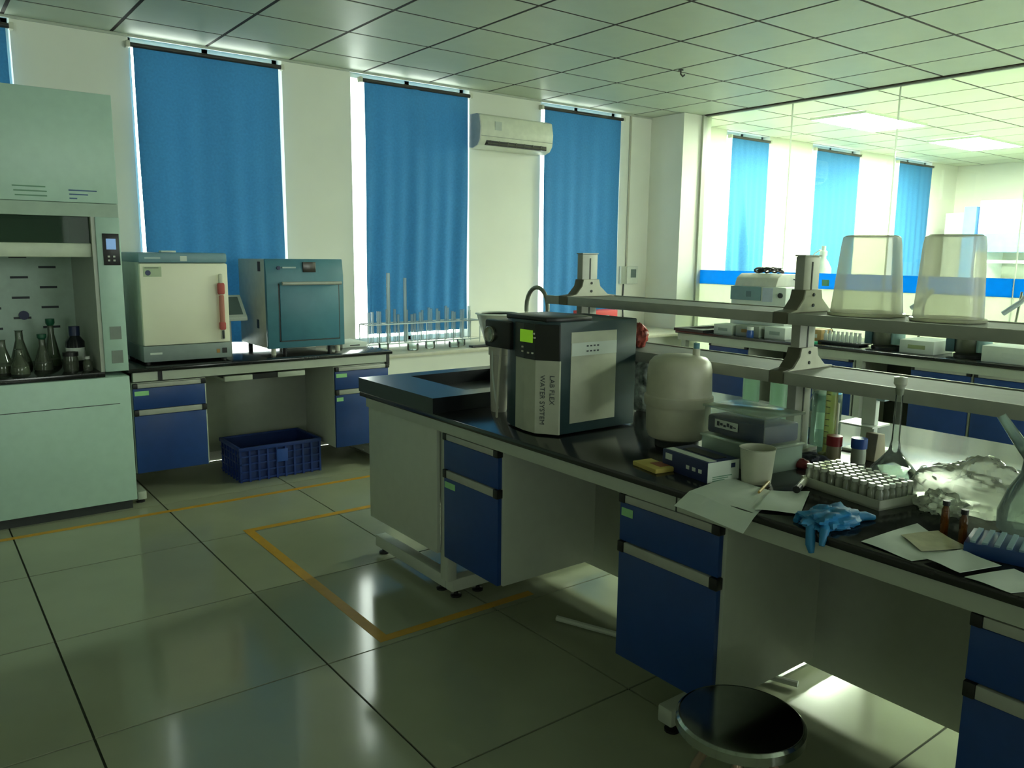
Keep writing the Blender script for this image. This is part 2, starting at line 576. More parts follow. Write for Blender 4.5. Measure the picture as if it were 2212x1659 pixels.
# ================================================================== BENCH CABINETS
def cabinet(label, at, wid, face, group, dep=.52, z0=.22, zt=.783, sticker=(1, 1), loc3=None, k=0.0):
    """hanging pedestal: drawer over door, alloy handle rails with black end caps.  face '-x': at=(front x, y of left edge, width towards -y); '-y': at=(left x, front y)"""
    def B(u0, u1, d0, d1, za, zb):
        if face == '-x': return box(at[0] + d0, at[0] + d1, at[1] - u1, at[1] - u0, za, zb)
        return box(at[0] + u0, at[0] + u1, at[1] + d0, at[1] + d1, za, zb)
    base = (at[0] + dep / 2, at[1] - wid / 2, z0) if face == '-x' else (at[0] + wid / 2, at[1] + dep / 2, z0)
    h = zt - z0
    r1, dr, r2 = zt - .028, zt - .16, zt - .195
    t = thing('drawer_cabinet', base, label, 'cabinet', group)
    part('body', B(0, wid, .02, dep, z0, zt + .004), steelM, t, bevel=.003)
    for nm, za, zb, rz0, rz1, st in (('drawer', dr, r1, r1, zt, sticker[0]), ('door', z0, r2, r2, dr, sticker[1])):
        o = part(nm, B(.004, wid - .012, 0, .02, za + .002, zb - .002), blueM, t, bevel=.002)
        part('handle_rail', B(.03, wid - .036, -.006, .02, rz0 + .001, rz1 - .001), alumM, o, bevel=.002)
        part('end_cap', B(.004, .03, -.009, .02, rz0 - .001, rz1 + .001), blackM, o, bevel=.003)
        part('end_cap', B(wid - .036, wid - .006, -.009, .02, rz0 - .001, rz1 + .001), blackM, o, bevel=.003)
        if st: part('label_sticker', B(.012, .012 + (.08 if st == 2 else .05), -.0015, 0, zb - .045, zb - .018), greenstM, o)
    return t


def pad(name, x, y, parent, h=.03):
    part(name, lathe([(.026, 0), (.026, .008), (.010, .012), (.010, h)], (x, y, 0), 12), blackM, parent, smooth=True)


# ------------------------------------------------------------------ island bench
WT = .86
t = thing('island_bench', (2.53, 1.3, 0), 'long grey steel frame of the double-sided island bench', 'bench')
part('front_rail', box(1.80, 1.84, -1.2, 3.56, .786, .834), steelM, t, bevel=.003)
part('rear_rail', box(3.21, 3.25, -1.2, 3.56, .786, .834), steelM, t, bevel=.003)
part('end_rail', box(1.84, 3.21, 3.52, 3.56, .786, .834), steelM, t, bevel=.003)
part('rail_joint', box(1.7985, 1.80, 1.536, 1.541, .786, .834), darkM, t)
part('centre_panel', box(2.50, 2.52, -1.2, 3.54, .09, .834), steelM, t)
part('sink_panel', box(1.812, 1.83, 2.915, 3.555, .217, .786), steelM, t, bevel=.002)
part('end_panel', box(1.83, 3.21, 3.535, 3.555, .217, .786), steelM, t, bevel=.002)
for y in (2.895, 1.60, .30, -1.0):
    for x in ((1.835, 3.165) if y > 2 else (2.42, 3.165)):
        part('leg', box(x, x + .05, y - .03, y + .03, .09, .786), steelM, t, bevel=.004)
    part('foot_rail', box(1.86, 3.19, y - .03, y + .03, .035, .095), steelM, t, bevel=.006)
    for x in (1.90, 2.02, 3.10): pad('foot_pad', x, y, t, .036)
part('foot_rail', box(1.86, 1.92, 2.926, 3.60, .035, .095), steelM, t, bevel=.006)
pad('foot_pad', 1.89, 3.56, t, .036)
pad('foot_pad', 1.89, 3.00, t, .036)
part('floor_conduit', tube([(2.1, 2.42, .02), (2.46, 1.5, .02)], .012), steelM, t, smooth=True)
tag(part('island_worktop', box(1.785, 3.27, -1.2, 3.60, .835, WT), topM, bevel=.004), 'long glossy black worktop of the island bench', 'worktop')
cabinet('blue-fronted cabinet next to the grey sink panel of the island', (1.81, 2.857), .412, '-x', 'blue drawer cabinets under the benches', sticker=(0, 2))
cabinet('blue-fronted island cabinet right behind the round stool', (1.81, 1.787), .416, '-x', 'blue drawer cabinets under the benches', sticker=(1, 0))
cabinet('blue-fronted island cabinet at the lower right corner', (1.81, .704), .42, '-x', 'blue drawer cabinets under the benches', sticker=(0, 0))

# sink, tap
t = thing('bench_sink', (2.15, 3.25, WT), 'black raised sink at the far end of the island bench', 'sink')
x0, x1, y0, y1, za, zb = 1.784, 2.62, 2.90, 3.602, .8605, .928
part('rim', [box(x0, x0 + .24, y0, y1, za, zb), box(x1 - .10, x1, y0, y1, za, zb), box(x0 + .24, x1 - .10, y0, y0 + .10, za, zb), box(x0 + .24, x1 - .10, y1 - .10, y1, za, zb)],
     mat('black_sink', (.010, .012, .014), .3), t)
part('basin_floor', box(x0 + .24, x1 - .10, y0 + .10, y1 - .10, za, za + .006), blackM, t)
part('drain', cyl(2.27, 3.25, za + .006, za + .009, .04), steelpolM, t, smooth=True)
t = thing('gooseneck_tap', (2.56, 3.07, .926), 'grey gooseneck tap rising behind the water purifier', 'tap')
part('base', lathe([(.028, .926), (.028, .95), (.016, .965), (.016, 1.0)], (2.56, 3.07, 0), 16), steelpolM, t, smooth=True)
arc = [(2.56, 3.07, .98), (2.56, 3.07, 1.28)] + [(2.56, 3.07 + .085 * (1 - math.cos(a)), 1.28 + .10 * math.sin(a)) for a in [R(d) for d in range(15, 181, 15)]]
part('neck', tube(arc + [(2.56, 3.24, 1.255)], .011, 10), mat('grey_pipe', (.28, .30, .25), .35, metal=.4), t, smooth=True)
part('hose', tube([(2.56, 3.24, 1.255), (2.555, 3.24, 1.15), (2.54, 3.23, 1.0)], .009, 8), milkM, t, smooth=True)

# ------------------------------------------------------------------ reagent shelf of the island
SX0, SX1 = 2.365, 2.665
t = thing('reagent_shelf', (2.51, 1.4, WT), 'two-tier grey reagent shelf on posts along the island', 'shelf')
for za, zb, nm in ((1.322, 1.360, 'upper_board'), (1.118, 1.160, 'lower_board')):
    for ya, yb in ((-1.2, .49), (.53, 1.578), (1.638, 2.70), (2.76, 2.85)):
        b = part(nm, box(SX0 + .012, SX1 - .012, ya, yb, zb - .012, zb - .004), mat('shelf_panel', (.20, .22, .19), .65), t)  # board tops coloured darker than the lips to offset lamp light on them
        part('front_lip', box(SX0, SX0 + .012, ya, yb, za, zb), alumM, b, bevel=.002)
        part('rear_lip', box(SX1 - .012, SX1, ya, yb, za, zb), alumM, b, bevel=.002)
for yc in (2.73, 1.608, .51):
    p = part('post', box(2.462, 2.555, yc - .018, yc + .018, WT, 1.548), alumM, t, bevel=.004)
    part('slot', box(2.505, 2.512, yc - .0195, yc - .018, WT + .02, 1.53), darkM, p)
    part('post_cap', box(2.460, 2.557, yc - .020, yc + .020, 1.548, 1.553), alumM, p)
    part('post_base', box(2.43, 2.59, yc - .035, yc + .035, WT, WT + .012), alumM, p)
    for zb, za in ((1.360, 1.322), (1.160, 1.118)):
        pl = [(SX0 - .002, za), (SX1 + .002, za), (SX1 + .002, zb + .002), (SX1 - .05, zb + .008), (2.565, zb + .045), (2.557, zb + .075), (2.460, zb + .075), (2.452, zb + .045), (SX0 + .05, zb + .008), (SX0 - .002, zb + .002)]
        br = part('bracket', prism(pl, yc - .026, yc + .026, 'y'), mat('bracket_brown', (.15, .145, .10), .5), t, bevel=.002)
        face = [(SX0 + .02, zb), (SX1 - .02, zb), (SX1 - .055, zb + .008), (2.563, zb + .044), (2.555, zb + .074), (2.462, zb + .074), (2.454, zb + .044), (SX0 + .055, zb + .008)]
        part('bracket_face', prism(face, yc - .030, yc - .026, 'y'), creamM, br)
        for zz in (zb + .022, zb + .058):
            part('screw', lathe([(.006, yc - .033), (.006, yc - .030)], (2.508, 0, zz), 8, 'y'), blackM, br)


# inverted buckets
def bucket(x, y, rb, rt, label):
    z0, z1 = 1.3575, 1.618
    t = thing('plastic_bucket', (x, y, z0), label, 'bucket', 'upturned buckets on the upper shelf')
    part('wall', lathe([(rb + .006, z0), (rb + .006, z0 + .008), (rb, z0 + .010), (rt + .004, z1 - .03), (rt, z1 - .006), (rt - .01, z1), (rt - .02, z1 - .004), (0, z1 - .004)], (x, y, 0), 32), milkM, t, smooth=True)
    part('rim', lathe([(rb + .009, z0 + .001), (rb + .009, z0 + .009), (rb + .002, z0 + .011), (rb + .002, z0 + .001), (rb + .009, z0 + .001)], (x, y, 0), 32), milkM, t, smooth=True)


bucket(2.555, 1.41, .112, .088, 'upturned translucent bucket nearer the shelf post')
bucket(2.55, 1.145, .098, .082, 'upturned translucent bucket farther right on the upper shelf')

# ------------------------------------------------------------------ water purifier
t = thing('water_purifier', (2.14, 2.41, WT), 'dark water purifier with cream panels and green display', 'water purifier')
plan = [(1.935, 2.57), (1.905, 2.50), (1.893, 2.40), (1.893, 2.33), (1.945, 2.255), (2.35, 2.255), (2.35, 2.57)]
part('case', prism(plan, WT + .006, 1.296, 'z'), tealdkM, t, bevel=.004)
part('top_cover', prism([(1.915, 2.555), (1.91, 2.30), (1.96, 2.27), (2.12, 2.27), (2.16, 2.40), (2.12, 2.555)], 1.292, 1.312, 'z'), blackM, t, bevel=.006)
fp = [(1.9325, 2.51), (1.9015, 2.47), (1.889, 2.40), (1.889, 2.331), (1.941, 2.252), (1.948, 2.252), (1.90, 2.34), (1.90, 2.40), (1.91, 2.47), (1.937, 2.51)]
part('front_panel', prism(fp, WT + .008, 1.150, 'z'), mat('cream_panel', (.45, .47, .37), .5), t)
cp = part('control_panel', prism([(p[0] - .004, p[1]) for p in fp], 1.152, 1.286, 'z'), mat('console_black', (.006, .007, .007), .3), t)
part('display', box(1.8805, 1.886, 2.345, 2.418, 1.215, 1.262), mat('lcd_green', (.2, .5, .02), .4, emit=(.28, .62, .02), estr=.32), cp)
for yy, zz in ((2.405, 1.195), (2.405, 1.178), (2.37, 1.175), (2.345, 1.176), (2.335, 1.235), (2.338, 1.25)):
    part('button', box(1.8815, 1.886, yy - .005, yy + .005, zz - .003, zz + .003), creamM, cp)
sp = part('side_panel', box(1.998, 2.236, 2.2525, 2.256, .905, 1.256), mat('cream_panel', (.45, .47, .37), .5), t, bevel=.001)
part('paper_slip', box(2.00, 2.235, 2.2510, 2.2525, 1.165, 1.215), paperM, sp)
for k in range(8):
    part('print_mark', box(2.075 + .018 * (k % 4), 2.085 + .018 * (k % 4), 2.2502, 2.2510, 1.178 + .02 * (k // 4), 1.184 + .02 * (k // 4)), inkM, sp)
d = (Vector((1.941, 2.252, 0)) - Vector((1.889, 2.331, 0))).normalized()
bm_ = basis((0, 0, -1), (d.y * 0 + d.x * 1, d.y, 0))
n_ = Vector((d.y, -d.x, 0))
n_ = n_ if n_.x < 0 else -n_
for s, off, sz in (('LAB FLEX', .058, .027), ('WATER SYSTEM', .020, .027)):
    pp = Vector((1.889, 2.331, 1.095)) + d * off + n_ * .001
    text('lettering', s, sz, inkM, t, pp, basis((0, 0, -1), d))
h = part('dispenser_arm', box(1.885, 2.02, 2.49, 2.66, 1.172, 1.284), blackM, t, bevel=.010)
part('dispenser_knob', lathe([(.022, 1.876), (.030, 1.872), (.034, 1.876), (.034, 1.890)], (0, 2.615, 1.225), 24, 'x'), mat('dull_steel', (.34, .35, .30), .25, metal=.9), h, smooth=True)
part('dispenser_lens', lathe([(.022, 1.877), (.022, 1.885)], (0, 2.615, 1.225), 24, 'x'), darkM, h, smooth=True)
part('dispenser_tube', tube([(1.915, 2.585, 1.18), (1.915, 2.60, 1.05), (1.93, 2.63, .93), (1.95, 2.66, .868)], .005), creamM, t, smooth=True)
t = thing('filter_cartridge', (2.06, 2.795, WT), 'upright white filter cartridge between sink and water purifier', 'filter cartridge')
part('body', lathe([(.034, WT), (.036, WT + .01), (.042, 1.10), (.042, 1.11), (.047, 1.112), (.047, 1.15), (.03, 1.165), (.03, 1.175), (0, 1.175)], (2.06, 2.795, 0), 24), mat('filter_white', (.46, .46, .38), .4), t, smooth=True)
part('tube', tube([(2.02, 2.79, 1.15), (2.005, 2.77, 1.05), (2.015, 2.76, .93), (2.03, 2.76, .88)], .004), paperM, t, smooth=True)

# ------------------------------------------------------------------ pressure tank
cx, cy = 2.225, 1.915
t = thing('pressure_tank', (cx, cy, WT), 'cream domed pressure tank with valve beside the water purifier', 'tank')
tankM = mat('tank_cream', (.50, .49, .38), .38)
part('lower_shell', lathe([(.085, .885), (.105, .895), (.114, .915), (.116, .99), (.116, 1.015), (0, 1.015)], (cx, cy, 0), 40), tankM, t, smooth=True)
part('upper_shell', lathe([(.122, 1.012), (.124, 1.018), (.124, 1.045), (.118, 1.05), (.115, 1.14), (.11, 1.165), (.095, 1.183), (.06, 1.192), (.03, 1.195), (0, 1.195)], (cx, cy, 0), 40), tankM, t, smooth=True)
part('base_ring', lathe([(.08, WT), (.08, .90)], (cx, cy, 0), 30), darkM, t, smooth=True)
part('valve_stem', cyl(cx + .045, cy - .035, 1.19, 1.216, .013), creamM, t, smooth=True)
part('valve_cap', cyl(cx + .045, cy - .035, 1.216, 1.236, .011), mat('pale_blue_cap', (.12, .3, .38), .4), t, smooth=True)

# ------------------------------------------------------------------ clear boxes, glove box, cup, pad
def tub(c, L, W, z0, z1, ang, label, content=None, sign=False, lid=True, wm=None):
    t = thing('storage_tub', (c[0], c[1], z0), label, 'storage tub', 'stacked clear tubs on the island')
    x, y = c
    rt = lambda s: rot(s, c, ang)
    th = .003
    part('wall', [rt(box(x - W / 2, x + W / 2, y - L / 2, y - L / 2 + th, z0, z1)), rt(box(x - W / 2, x + W / 2, y + L / 2 - th, y + L / 2, z0, z1)),
                  rt(box(x - W / 2, x - W / 2 + th, y - L / 2, y + L / 2, z0, z1)), rt(box(x + W / 2 - th, x + W / 2, y - L / 2, y + L / 2, z0, z1)), rt(box(x - W / 2, x + W / 2, y - L / 2, y + L / 2, z0, z0 + th))], wm or clearboxM, t)
    if lid:
        part('lid', rt(box(x - W / 2 - .006, x + W / 2 + .006, y - L / 2 - .006, y + L / 2 + .006, z1, z1 + .008)), glass('tub_lid', (.88, .93, .88), .45, (.62, .70, .60), .15, .15), t, bevel=.002)
    if content:
        part('contents', rt(box(x - W / 2 + .006, x + W / 2 - .006, y - L / 2 + .006, y + L / 2 - .006, z0 + .004, z0 + (z1 - z0) * .72)), content, t, bevel=.01)
    if sign:
        s = part('paper_sign', rt(box(x - W / 2 - .0015, x - W / 2, y - .02, y + L / 2 - .05, z0 + .03, z0 + .058)), paperM, t)
        yy = y + L / 2 - .06
        for k in range(6):
            part('print_stroke', rt(box(x - W / 2 - .0022, x - W / 2 - .0015, yy - .011 - k * .0145, yy - k * .0145, z0 + .037 + .003 * (k % 2), z0 + .052 - .004 * (k % 3))), inkM, s)
    return t


tub((2.235, 1.60), .27, .185, WT, .938, R(-6), 'clear plastic tub, lower one of the stack beside the tank', mat('pale_contents', (.45, .55, .48), .6), lid=True, wm=milkboxM)
tub((2.235, 1.60), .262, .178, .9465, 1.040, R(-6), 'clear tub with navy contents and paper sign, upper one of the stack', navyM, True)
t = thing('glove_box', (1.985, 1.60, WT), 'navy and white cardboard glove box in front of the clear tubs', 'box')
gx = R(-8)
gc = (1.985, 1.60)
part('carton', rot(box(1.92, 2.05, 1.505, 1.715, WT, .925), gc, gx), navyM, t, bevel=.001)
e = part('white_end', rot(box(1.9205, 2.0495, 1.5035, 1.505, WT + .001, .924), gc, gx), paperM, t)
part('print_mark', rot(box(2.015, 2.032, 1.5028, 1.5035, .90, .914), gc, gx), navyM, e)
for k in range(3): part('print_mark', rot(box(1.94, 2.02 - .015 * k, 1.5028, 1.5035, .876 - k * .006, .879 - k * .006), gc, gx), mat('green_ink', (.15, .30, .2), .6), e)
part('white_top', rot(box(1.93, 1.96, 1.51, 1.71, .925, .9262), gc, gx), paperM, t)
part('tissue_slot', rot(box(1.975, 2.02, 1.53, 1.68, .925, .9265), gc, gx), blackM, t)
for k in range(3): part('print_mark', rot(box(1.9192, 1.92, 1.53 + k * .028, 1.545 + k * .028, .885, .897), gc, gx), paperM, t)
part('print_mark', rot(box(1.9192, 1.92, 1.668, 1.70, .895, .915), gc, gx), paperM, t)
t = thing('sponge', (1.905, 1.735, WT), 'yellow and red sponge lying left of the glove box', 'sponge')
gc2 = (1.905, 1.735)
part('pad', rot(box(1.868, 1.945, 1.672, 1.797, WT, WT + .016), gc2, R(-10)), mat('yellow_sponge', (.50, .40, .10), .8), t, bevel=.004)
part('red_patch', rot(box(1.90, 1.943, 1.69, 1.745, WT + .016, WT + .017), gc2, R(-10)), mat('dull_red', (.28, .09, .05), .7), t)
t = thing('plastic_cup', (2.055, 1.445, WT), 'cream plastic beaker standing right of the glove box', 'beaker')
part('wall', lathe([(0, WT), (.044, WT), (.053, .965), (.056, .968), (.0525, .968), (.043, WT + .003), (0, WT + .003)], (2.055, 1.445, 0), 32), mat('cup_cream', (.52, .53, .42), .5), t, smooth=True)


# ------------------------------------------------------------------ papers on the worktop
def paper(name, pts, z, label, group=None, droop=0, m=None, zn=8):
    """quad of paper from 4 corners (x,y); droop bends the edge towards corner 0-1 over the bench front"""
    (ax, ay), (bx, by), (cx_, cy_2), (dx, dy) = pts

    def fn(u, v):
        x = (ax * (1 - u) + bx * u) * (1 - v) + (dx * (1 - u) + cx_ * u) * v
        y = (ay * (1 - u) + by * u) * (1 - v) + (dy * (1 - u) + cy_2 * u) * v
        zz = z + .0015 * math.sin(u * 5 + v * 3)
        if droop and x < 1.785: zz -= (1.785 - x) * droop
        else: zz += .002
        return (x, y, zz)
    s = part(name, grid(fn, 14, zn), m or paperM, None, solid=.0008)
    return tag(s, label, 'paper', group)


P_ = 'loose papers on the island worktop'
paper('paper_sheet', [(1.715, 1.475), (1.70, 1.225), (1.985, 1.30), (2.02, 1.515)], WT + .002, 'pale sheet of paper hanging over the worktop edge below the beaker', P_, .35)
paper('paper_sheet', [(1.80, 1.262), (1.87, 1.17), (2.07, 1.27), (1.99, 1.345)], WT + .0055, 'pale paper slip under the marker pen', P_)
paper('paper_sheet', [(1.812, .965), (1.790, .83), (1.93, .775), (2.06, .95)], WT + .001, 'pale sheet under the stained card', P_)
paper('stained_card', [(1.925, .925), (1.86, .842), (1.965, .78), (2.035, .885)], WT + .006, 'yellow-stained card on the pale sheet', P_, m=mat('stained_card', (.52, .50, .33), .8, var=.15, scale=25))
paper('paper_sheet', [(1.81, .815), (1.79, .725), (1.90, .685), (1.94, .785)], WT + .009, 'pale paper slip beside the blue tube rack', P_)
paper('paper_sheet', [(1.79, .715), (1.785, .62), (1.90, .56), (1.93, .67)], WT + .001, 'pale paper at the right edge below the blue tube rack', P_)
t = thing('marker_pen', (2.10, 1.335, WT + .008), 'white marker pen with black cap lying by the beaker', 'pen')
part('barrel', tube([(2.06, 1.298, WT + .018), (2.18, 1.345, WT + .018)], .010, 12), creamM, t, smooth=True)
part('cap', tube([(2.025, 1.285, WT + .018), (2.06, 1.298, WT + .018)], .011, 12), blackM, t, smooth=True)
tag(part('pencil', tube([(1.93, 1.345, WT + .012), (2.05, 1.395, WT + .012)], .004, 6), mat('pencil_yellow', (.5, .33, .08), .5)), 'thin yellow pencil lying on the pale paper', 'pencil')

# ------------------------------------------------------------------ tray of sample vials
tr = thing('vial_tray', (2.215, 1.22, WT), 'pale shallow tray holding rows of clear vials', 'tray')
ua, ub = Vector((.074, -.272, 0)).normalized() * -1, None
o_ = Vector((2.14, 1.345, 0)); a_ = Vector((2.085, 1.068, 0)) - o_; b_ = Vector((2.235, 1.085 - .03, 0)) - Vector((2.085, 1.068, 0))
La, Lb = a_.length, .152
ea = a_.normalized(); eb = Vector((-ea.y, ea.x, 0))
if eb.x < 0: eb = -eb


def q(u, v): p = o_ + ea * u + eb * v; return (p.x, p.y)


poly = [q(0, 0), q(La, 0), q(La, Lb), q(0, Lb)]
part('base', prism(poly, WT, WT + .006, 'z'), mat('tray_pale', (.50, .52, .44), .5), tr)
for (u0, u1, v0, v1) in ((0, La, 0, .004), (0, La, Lb - .004, Lb), (0, .004, 0, Lb), (La - .004, La, 0, Lb)):
    part('tray_wall', prism([q(u0, v0), q(u1, v0), q(u1, v1), q(u0, v1)], WT, WT + .028, 'z'), mat('tray_pale', (.50, .52, .44), .5), tr)
vp = None
nA, nB = 10, 6
ORD = 'first second third fourth fifth sixth seventh eighth ninth tenth eleventh twelfth thirteenth fourteenth fifteenth sixteenth seventeenth eighteenth nineteenth twentieth twenty-first twenty-second twenty-third twenty-fourth twenty-fifth twenty-sixth'.split()
for i in range(nA):
    for j in range(nB):
        x, y = q(.016 + i * (La - .03) / (nA - 1), .016 + j * (Lb - .032) / (nB - 1))
        lab = 'clear vial with pale cap, %s from left in the %s of the pale tray' % (ORD[i], 'front row' if j == 0 else 'back row' if j == nB - 1 else ORD[j] + ' row')
        if vp is None:
            vp = thing('sample_vial', (x, y, WT + .006), lab, 'vial', 'clear vials in the pale tray')
            vb = part('glass_body', lathe([(.0105, WT + .006), (.0112, WT + .008), (.0112, WT + .048), (.007, WT + .054), (.007, WT + .058)], (x, y, 0), 10), glass('vial_glass', (.92, .95, .9), .35, (.75, .78, .66), .5), vp, smooth=True)
            vc = part('cap', lathe([(.0085, WT + .057), (.0085, WT + .067), (0, WT + .067)], (x, y, 0), 10), mat('vial_cap', (.62, .64, .58), .25), vp, smooth=True)
        else:
            e = vp.copy(); COL.objects.link(e); e['label'] = lab; e.location = (x, y, WT + .006); e['_o'] = (x, y, WT + .006)
            for c0 in (vb, vc):
                c1 = c0.copy(); COL.objects.link(c1); c1.parent = e

# ------------------------------------------------------------------ glassware on the island
fx, fy = 2.338, 1.165
t = thing('volumetric_flask', (fx, fy, WT), 'large stoppered volumetric flask with a tall neck behind the vials', 'flask')
part('bulb', lathe([(.055, WT), (.068, WT + .012), (.071, WT + .03), (.062, WT + .060), (.038, WT + .088), (.018, WT + .115), (.0115, WT + .15), (.0105, WT + .28), (.013, WT + .305)], (fx, fy, 0), 28), glassM, t, smooth=True)
part('liquid', lathe([(0, WT + .003), (.054, WT + .003), (.065, WT + .014), (.068, WT + .03), (.062, WT + .055), (0, WT + .055)], (fx, fy, 0), 28), glass('water', (.75, .85, .82), .12, (.6, .7, .66), .4), t, smooth=True)
part('stopper', lathe([(.010, WT + .285), (.0125, WT + .31), (.019, WT + .318), (.019, WT + .338), (0, WT + .342)], (fx, fy, 0), 16), mat('stopper', (.60, .62, .52), .3), t, smooth=True)
fx, fy = 2.20, .745
t = thing('side_arm_flask', (fx, fy, WT), 'clear glass flask with slanting spout at the right edge', 'flask')
part('bulb', lathe([(.05, WT), (.068, WT + .015), (.07, WT + .06), (.05, WT + .12), (.028, WT + .16), (.024, WT + .20), (.03, WT + .215)], (fx, fy, 0), 28), glass('hazy_glass', (.85, .93, .88), .3, (.62, .74, .68), .3), t, smooth=True)
part('spout', tube([(fx, fy + .0, WT + .19), (fx + .0, fy + .04, WT + .235), (fx - .005, fy + .085, WT + .295)], [.018, .014, .011], 12), glass('frosted_glass', (.7, .8, .76), .5, (.55, .68, .62), .3), t, smooth=True)
for x, y, lab in ((2.035, .872, 'amber vial with black cap, left of the pair'), (1.998, .812, 'amber vial with black cap, right of the pair')):
    t = thing('amber_vial', (x, y, WT), lab, 'vial', 'two amber vials in front of the plastic bag')
    part('glass_body', lathe([(.0085, WT), (.0095, WT + .003), (.0095, WT + .066), (.0065, WT + .074), (.0065, WT + .08), (0, WT + .08)], (x, y, 0), 14), amberM, t, smooth=True)
    part('cap', cyl(x, y, WT + .078, WT + .090, .0088, n=14), blackM, t, smooth=True)


# crumpled plastic bag
def blob(name, c, rad, nu, nv, fn, m, parent=None, z0=WT):
    v, f = [], []
    for j in range(nv + 1):
        th = math.pi * j / nv
        for i in range(nu):
            ph = 2 * math.pi * i / nu
            d = Vector((math.sin(th) * math.cos(ph), math.sin(th) * math.sin(ph), math.cos(th)))
            k = fn(d)
            p = Vector((c[0] + d.x * rad[0] * k, c[1] + d.y * rad[1] * k, c[2] + d.z * rad[2] * k))
            v.append((p.x, p.y, max(p.z, z0 + .001)))
    for j in range(nv):
        for i in range(nu):
            k = (i + 1) % nu
            f.append((j * nu + i, j * nu + k, (j + 1) * nu + k, (j + 1) * nu + i))
    return part(name, (v, f), m, parent, smooth=True)


from mathutils import noise as mn


def crum(sc_, am):
    def fn(d):
        n = mn.noise(d * sc_) + .5 * abs(mn.noise(d * sc_ * 2.3 + Vector((3, 1, 7)))) + .35 * abs(mn.noise(d * sc_ * 5 + Vector((9, 4, 2))))
        return 1 + am * n
    return fn


t = thing('plastic_bag', (2.31, .955, WT), 'crumpled clear plastic bag lying right of the vial tray', 'plastic bag')
v, f = [], []
part_bag = blob('film', (2.335, .925, WT + .035), (.085, .15, .095), 64, 40, crum(1.7, .34), bagM, t)
part_bag.data.set_sharp_from_angle(angle=R(25))
blob('film_tail', (2.225, .965, WT + .016), (.05, .055, .035), 40, 24, crum(3.5, .5), bagM, t)


# blue glove: palm and five limp fingers over the bench edge
t = thing('rubber_glove', (1.83, 1.08, WT), 'crumpled blue rubber glove draped over the worktop edge', 'glove')
gloveM = mat('blue_rubber', (.02, .19, .42), .5, var=.15, scale=40)
blob('palm', (1.875, 1.09, WT + .014), (.085, .058, .026), 44, 26, crum(3.2, .38), gloveM, t)
fing = [[(1.94, 1.06, WT + .012), (1.975, 1.045, WT + .014), (2.0, 1.035, WT + .008)], [(1.93, 1.10, WT + .014), (1.965, 1.085, WT + .016), (1.985, 1.07, WT + .006)],
        [(1.82, 1.10, WT + .016), (1.785, 1.085, WT + .006), (1.772, 1.075, WT - .03), (1.772, 1.07, WT - .05)], [(1.83, 1.07, WT + .014), (1.79, 1.05, WT + .008), (1.774, 1.045, WT - .025)],
        [(1.86, 1.135, WT + .012), (1.83, 1.15, WT + .012), (1.81, 1.145, WT + .006)]]
for p in fing: part('finger', tube(p, [.015] + [.012] * (len(p) - 2) + [.007], 10), gloveM, t, smooth=True)
part('cuff', tube([(1.955, 1.12, WT + .008), (1.925, 1.165, WT + .01), (1.885, 1.15, WT + .008)], .008, 8), gloveM, t, smooth=True)

# blue tube rack
t = thing('tube_rack', (2.04, .72, WT), 'blue plastic tube rack at the right edge of the worktop', 'rack')
rc = (2.02, .70)
rackM = mat('rack_blue', (.012, .05, .20), .4)
part('body', rot(box(1.955, 2.085, .60, .80, WT, WT + .032), rc, R(14)), rackM, t, bevel=.002)
rims = []
for i in range(8):
    part('tube_row', rot(box(1.962, 2.078, .606 + i * .0245, .617 + i * .0245, WT + .032, WT + .037), rc, R(14)), mat('rack_pale', (.22, .34, .42), .5), t)

# things standing behind the shelf on the far half of the island
def bottle(x, y, z0, r, hgt, body, capm, label, name='reagent_bottle', cap=.2, grp=None, lbl=None, neck=.5):
    t = thing(name, (x, y, z0), label, 'bottle', grp)
    zs = z0 + hgt * (1 - cap)
    part('body', lathe([(r * .95, z0), (r, z0 + .006), (r, zs - r * .7), (r * neck, zs), (r * neck, zs + .004)], (x, y, 0), 20), body, t, smooth=True)
    part('cap', lathe([(r * neck * 1.15, zs), (r * neck * 1.15, z0 + hgt), (0, z0 + hgt)], (x, y, 0), 16), capm, t, smooth=True)
    if lbl: part('label_band', lathe([(r * 1.01, z0 + hgt * .2), (r * 1.01, z0 + hgt * .5)], (x, y, 0), 20), lbl, t, smooth=True)
    return t


wcapM = mat('white_cap', (.62, .66, .6), .4)
bottle(2.76, 1.672, WT, .04, .215, mat('dark_teal_glass', (.02, .11, .13), .15), wcapM, 'dark teal bottle with white label behind the shelf post', lbl=paperM, neck=.8)
for x, y, r, h_, lab in ((2.80, 2.02, .034, .23, 'pale green measuring cylinder, left of the pair behind the tubs'), (2.80, 1.885, .036, .215, 'pale green measuring cylinder, right of the pair behind the tubs')):
    t = thing('measuring_cylinder', (x, y, WT), lab, 'measuring cylinder', 'pale measuring cylinders behind the shelf')
    m_ = glass('pale_green_glass', (.72, .86, .76), .5, (.42, .62, .48), .2)
    part('tube', lathe([(r, WT + .012), (r, WT + h_), (r + .004, WT + h_ + .003)], (x, y, 0), 20), m_, t, smooth=True)
    part('foot', lathe([(r * 1.6, WT), (r * 1.6, WT + .006), (r, WT + .012), (0, WT + .012)], (x, y, 0), 20), m_, t, smooth=True)
t = thing('measuring_cylinder', (2.55, 1.505, WT), 'tall yellowish measuring cylinder right of the shelf post', 'measuring cylinder', 'pale measuring cylinders behind the shelf')
m_ = glass('yellow_green_glass', (.74, .78, .5), .5, (.45, .47, .22), .2)
part('tube', lathe([(.020, WT + .012), (.020, WT + .25), (.024, WT + .253)], (2.55, 1.505, 0), 20), m_, t, smooth=True)
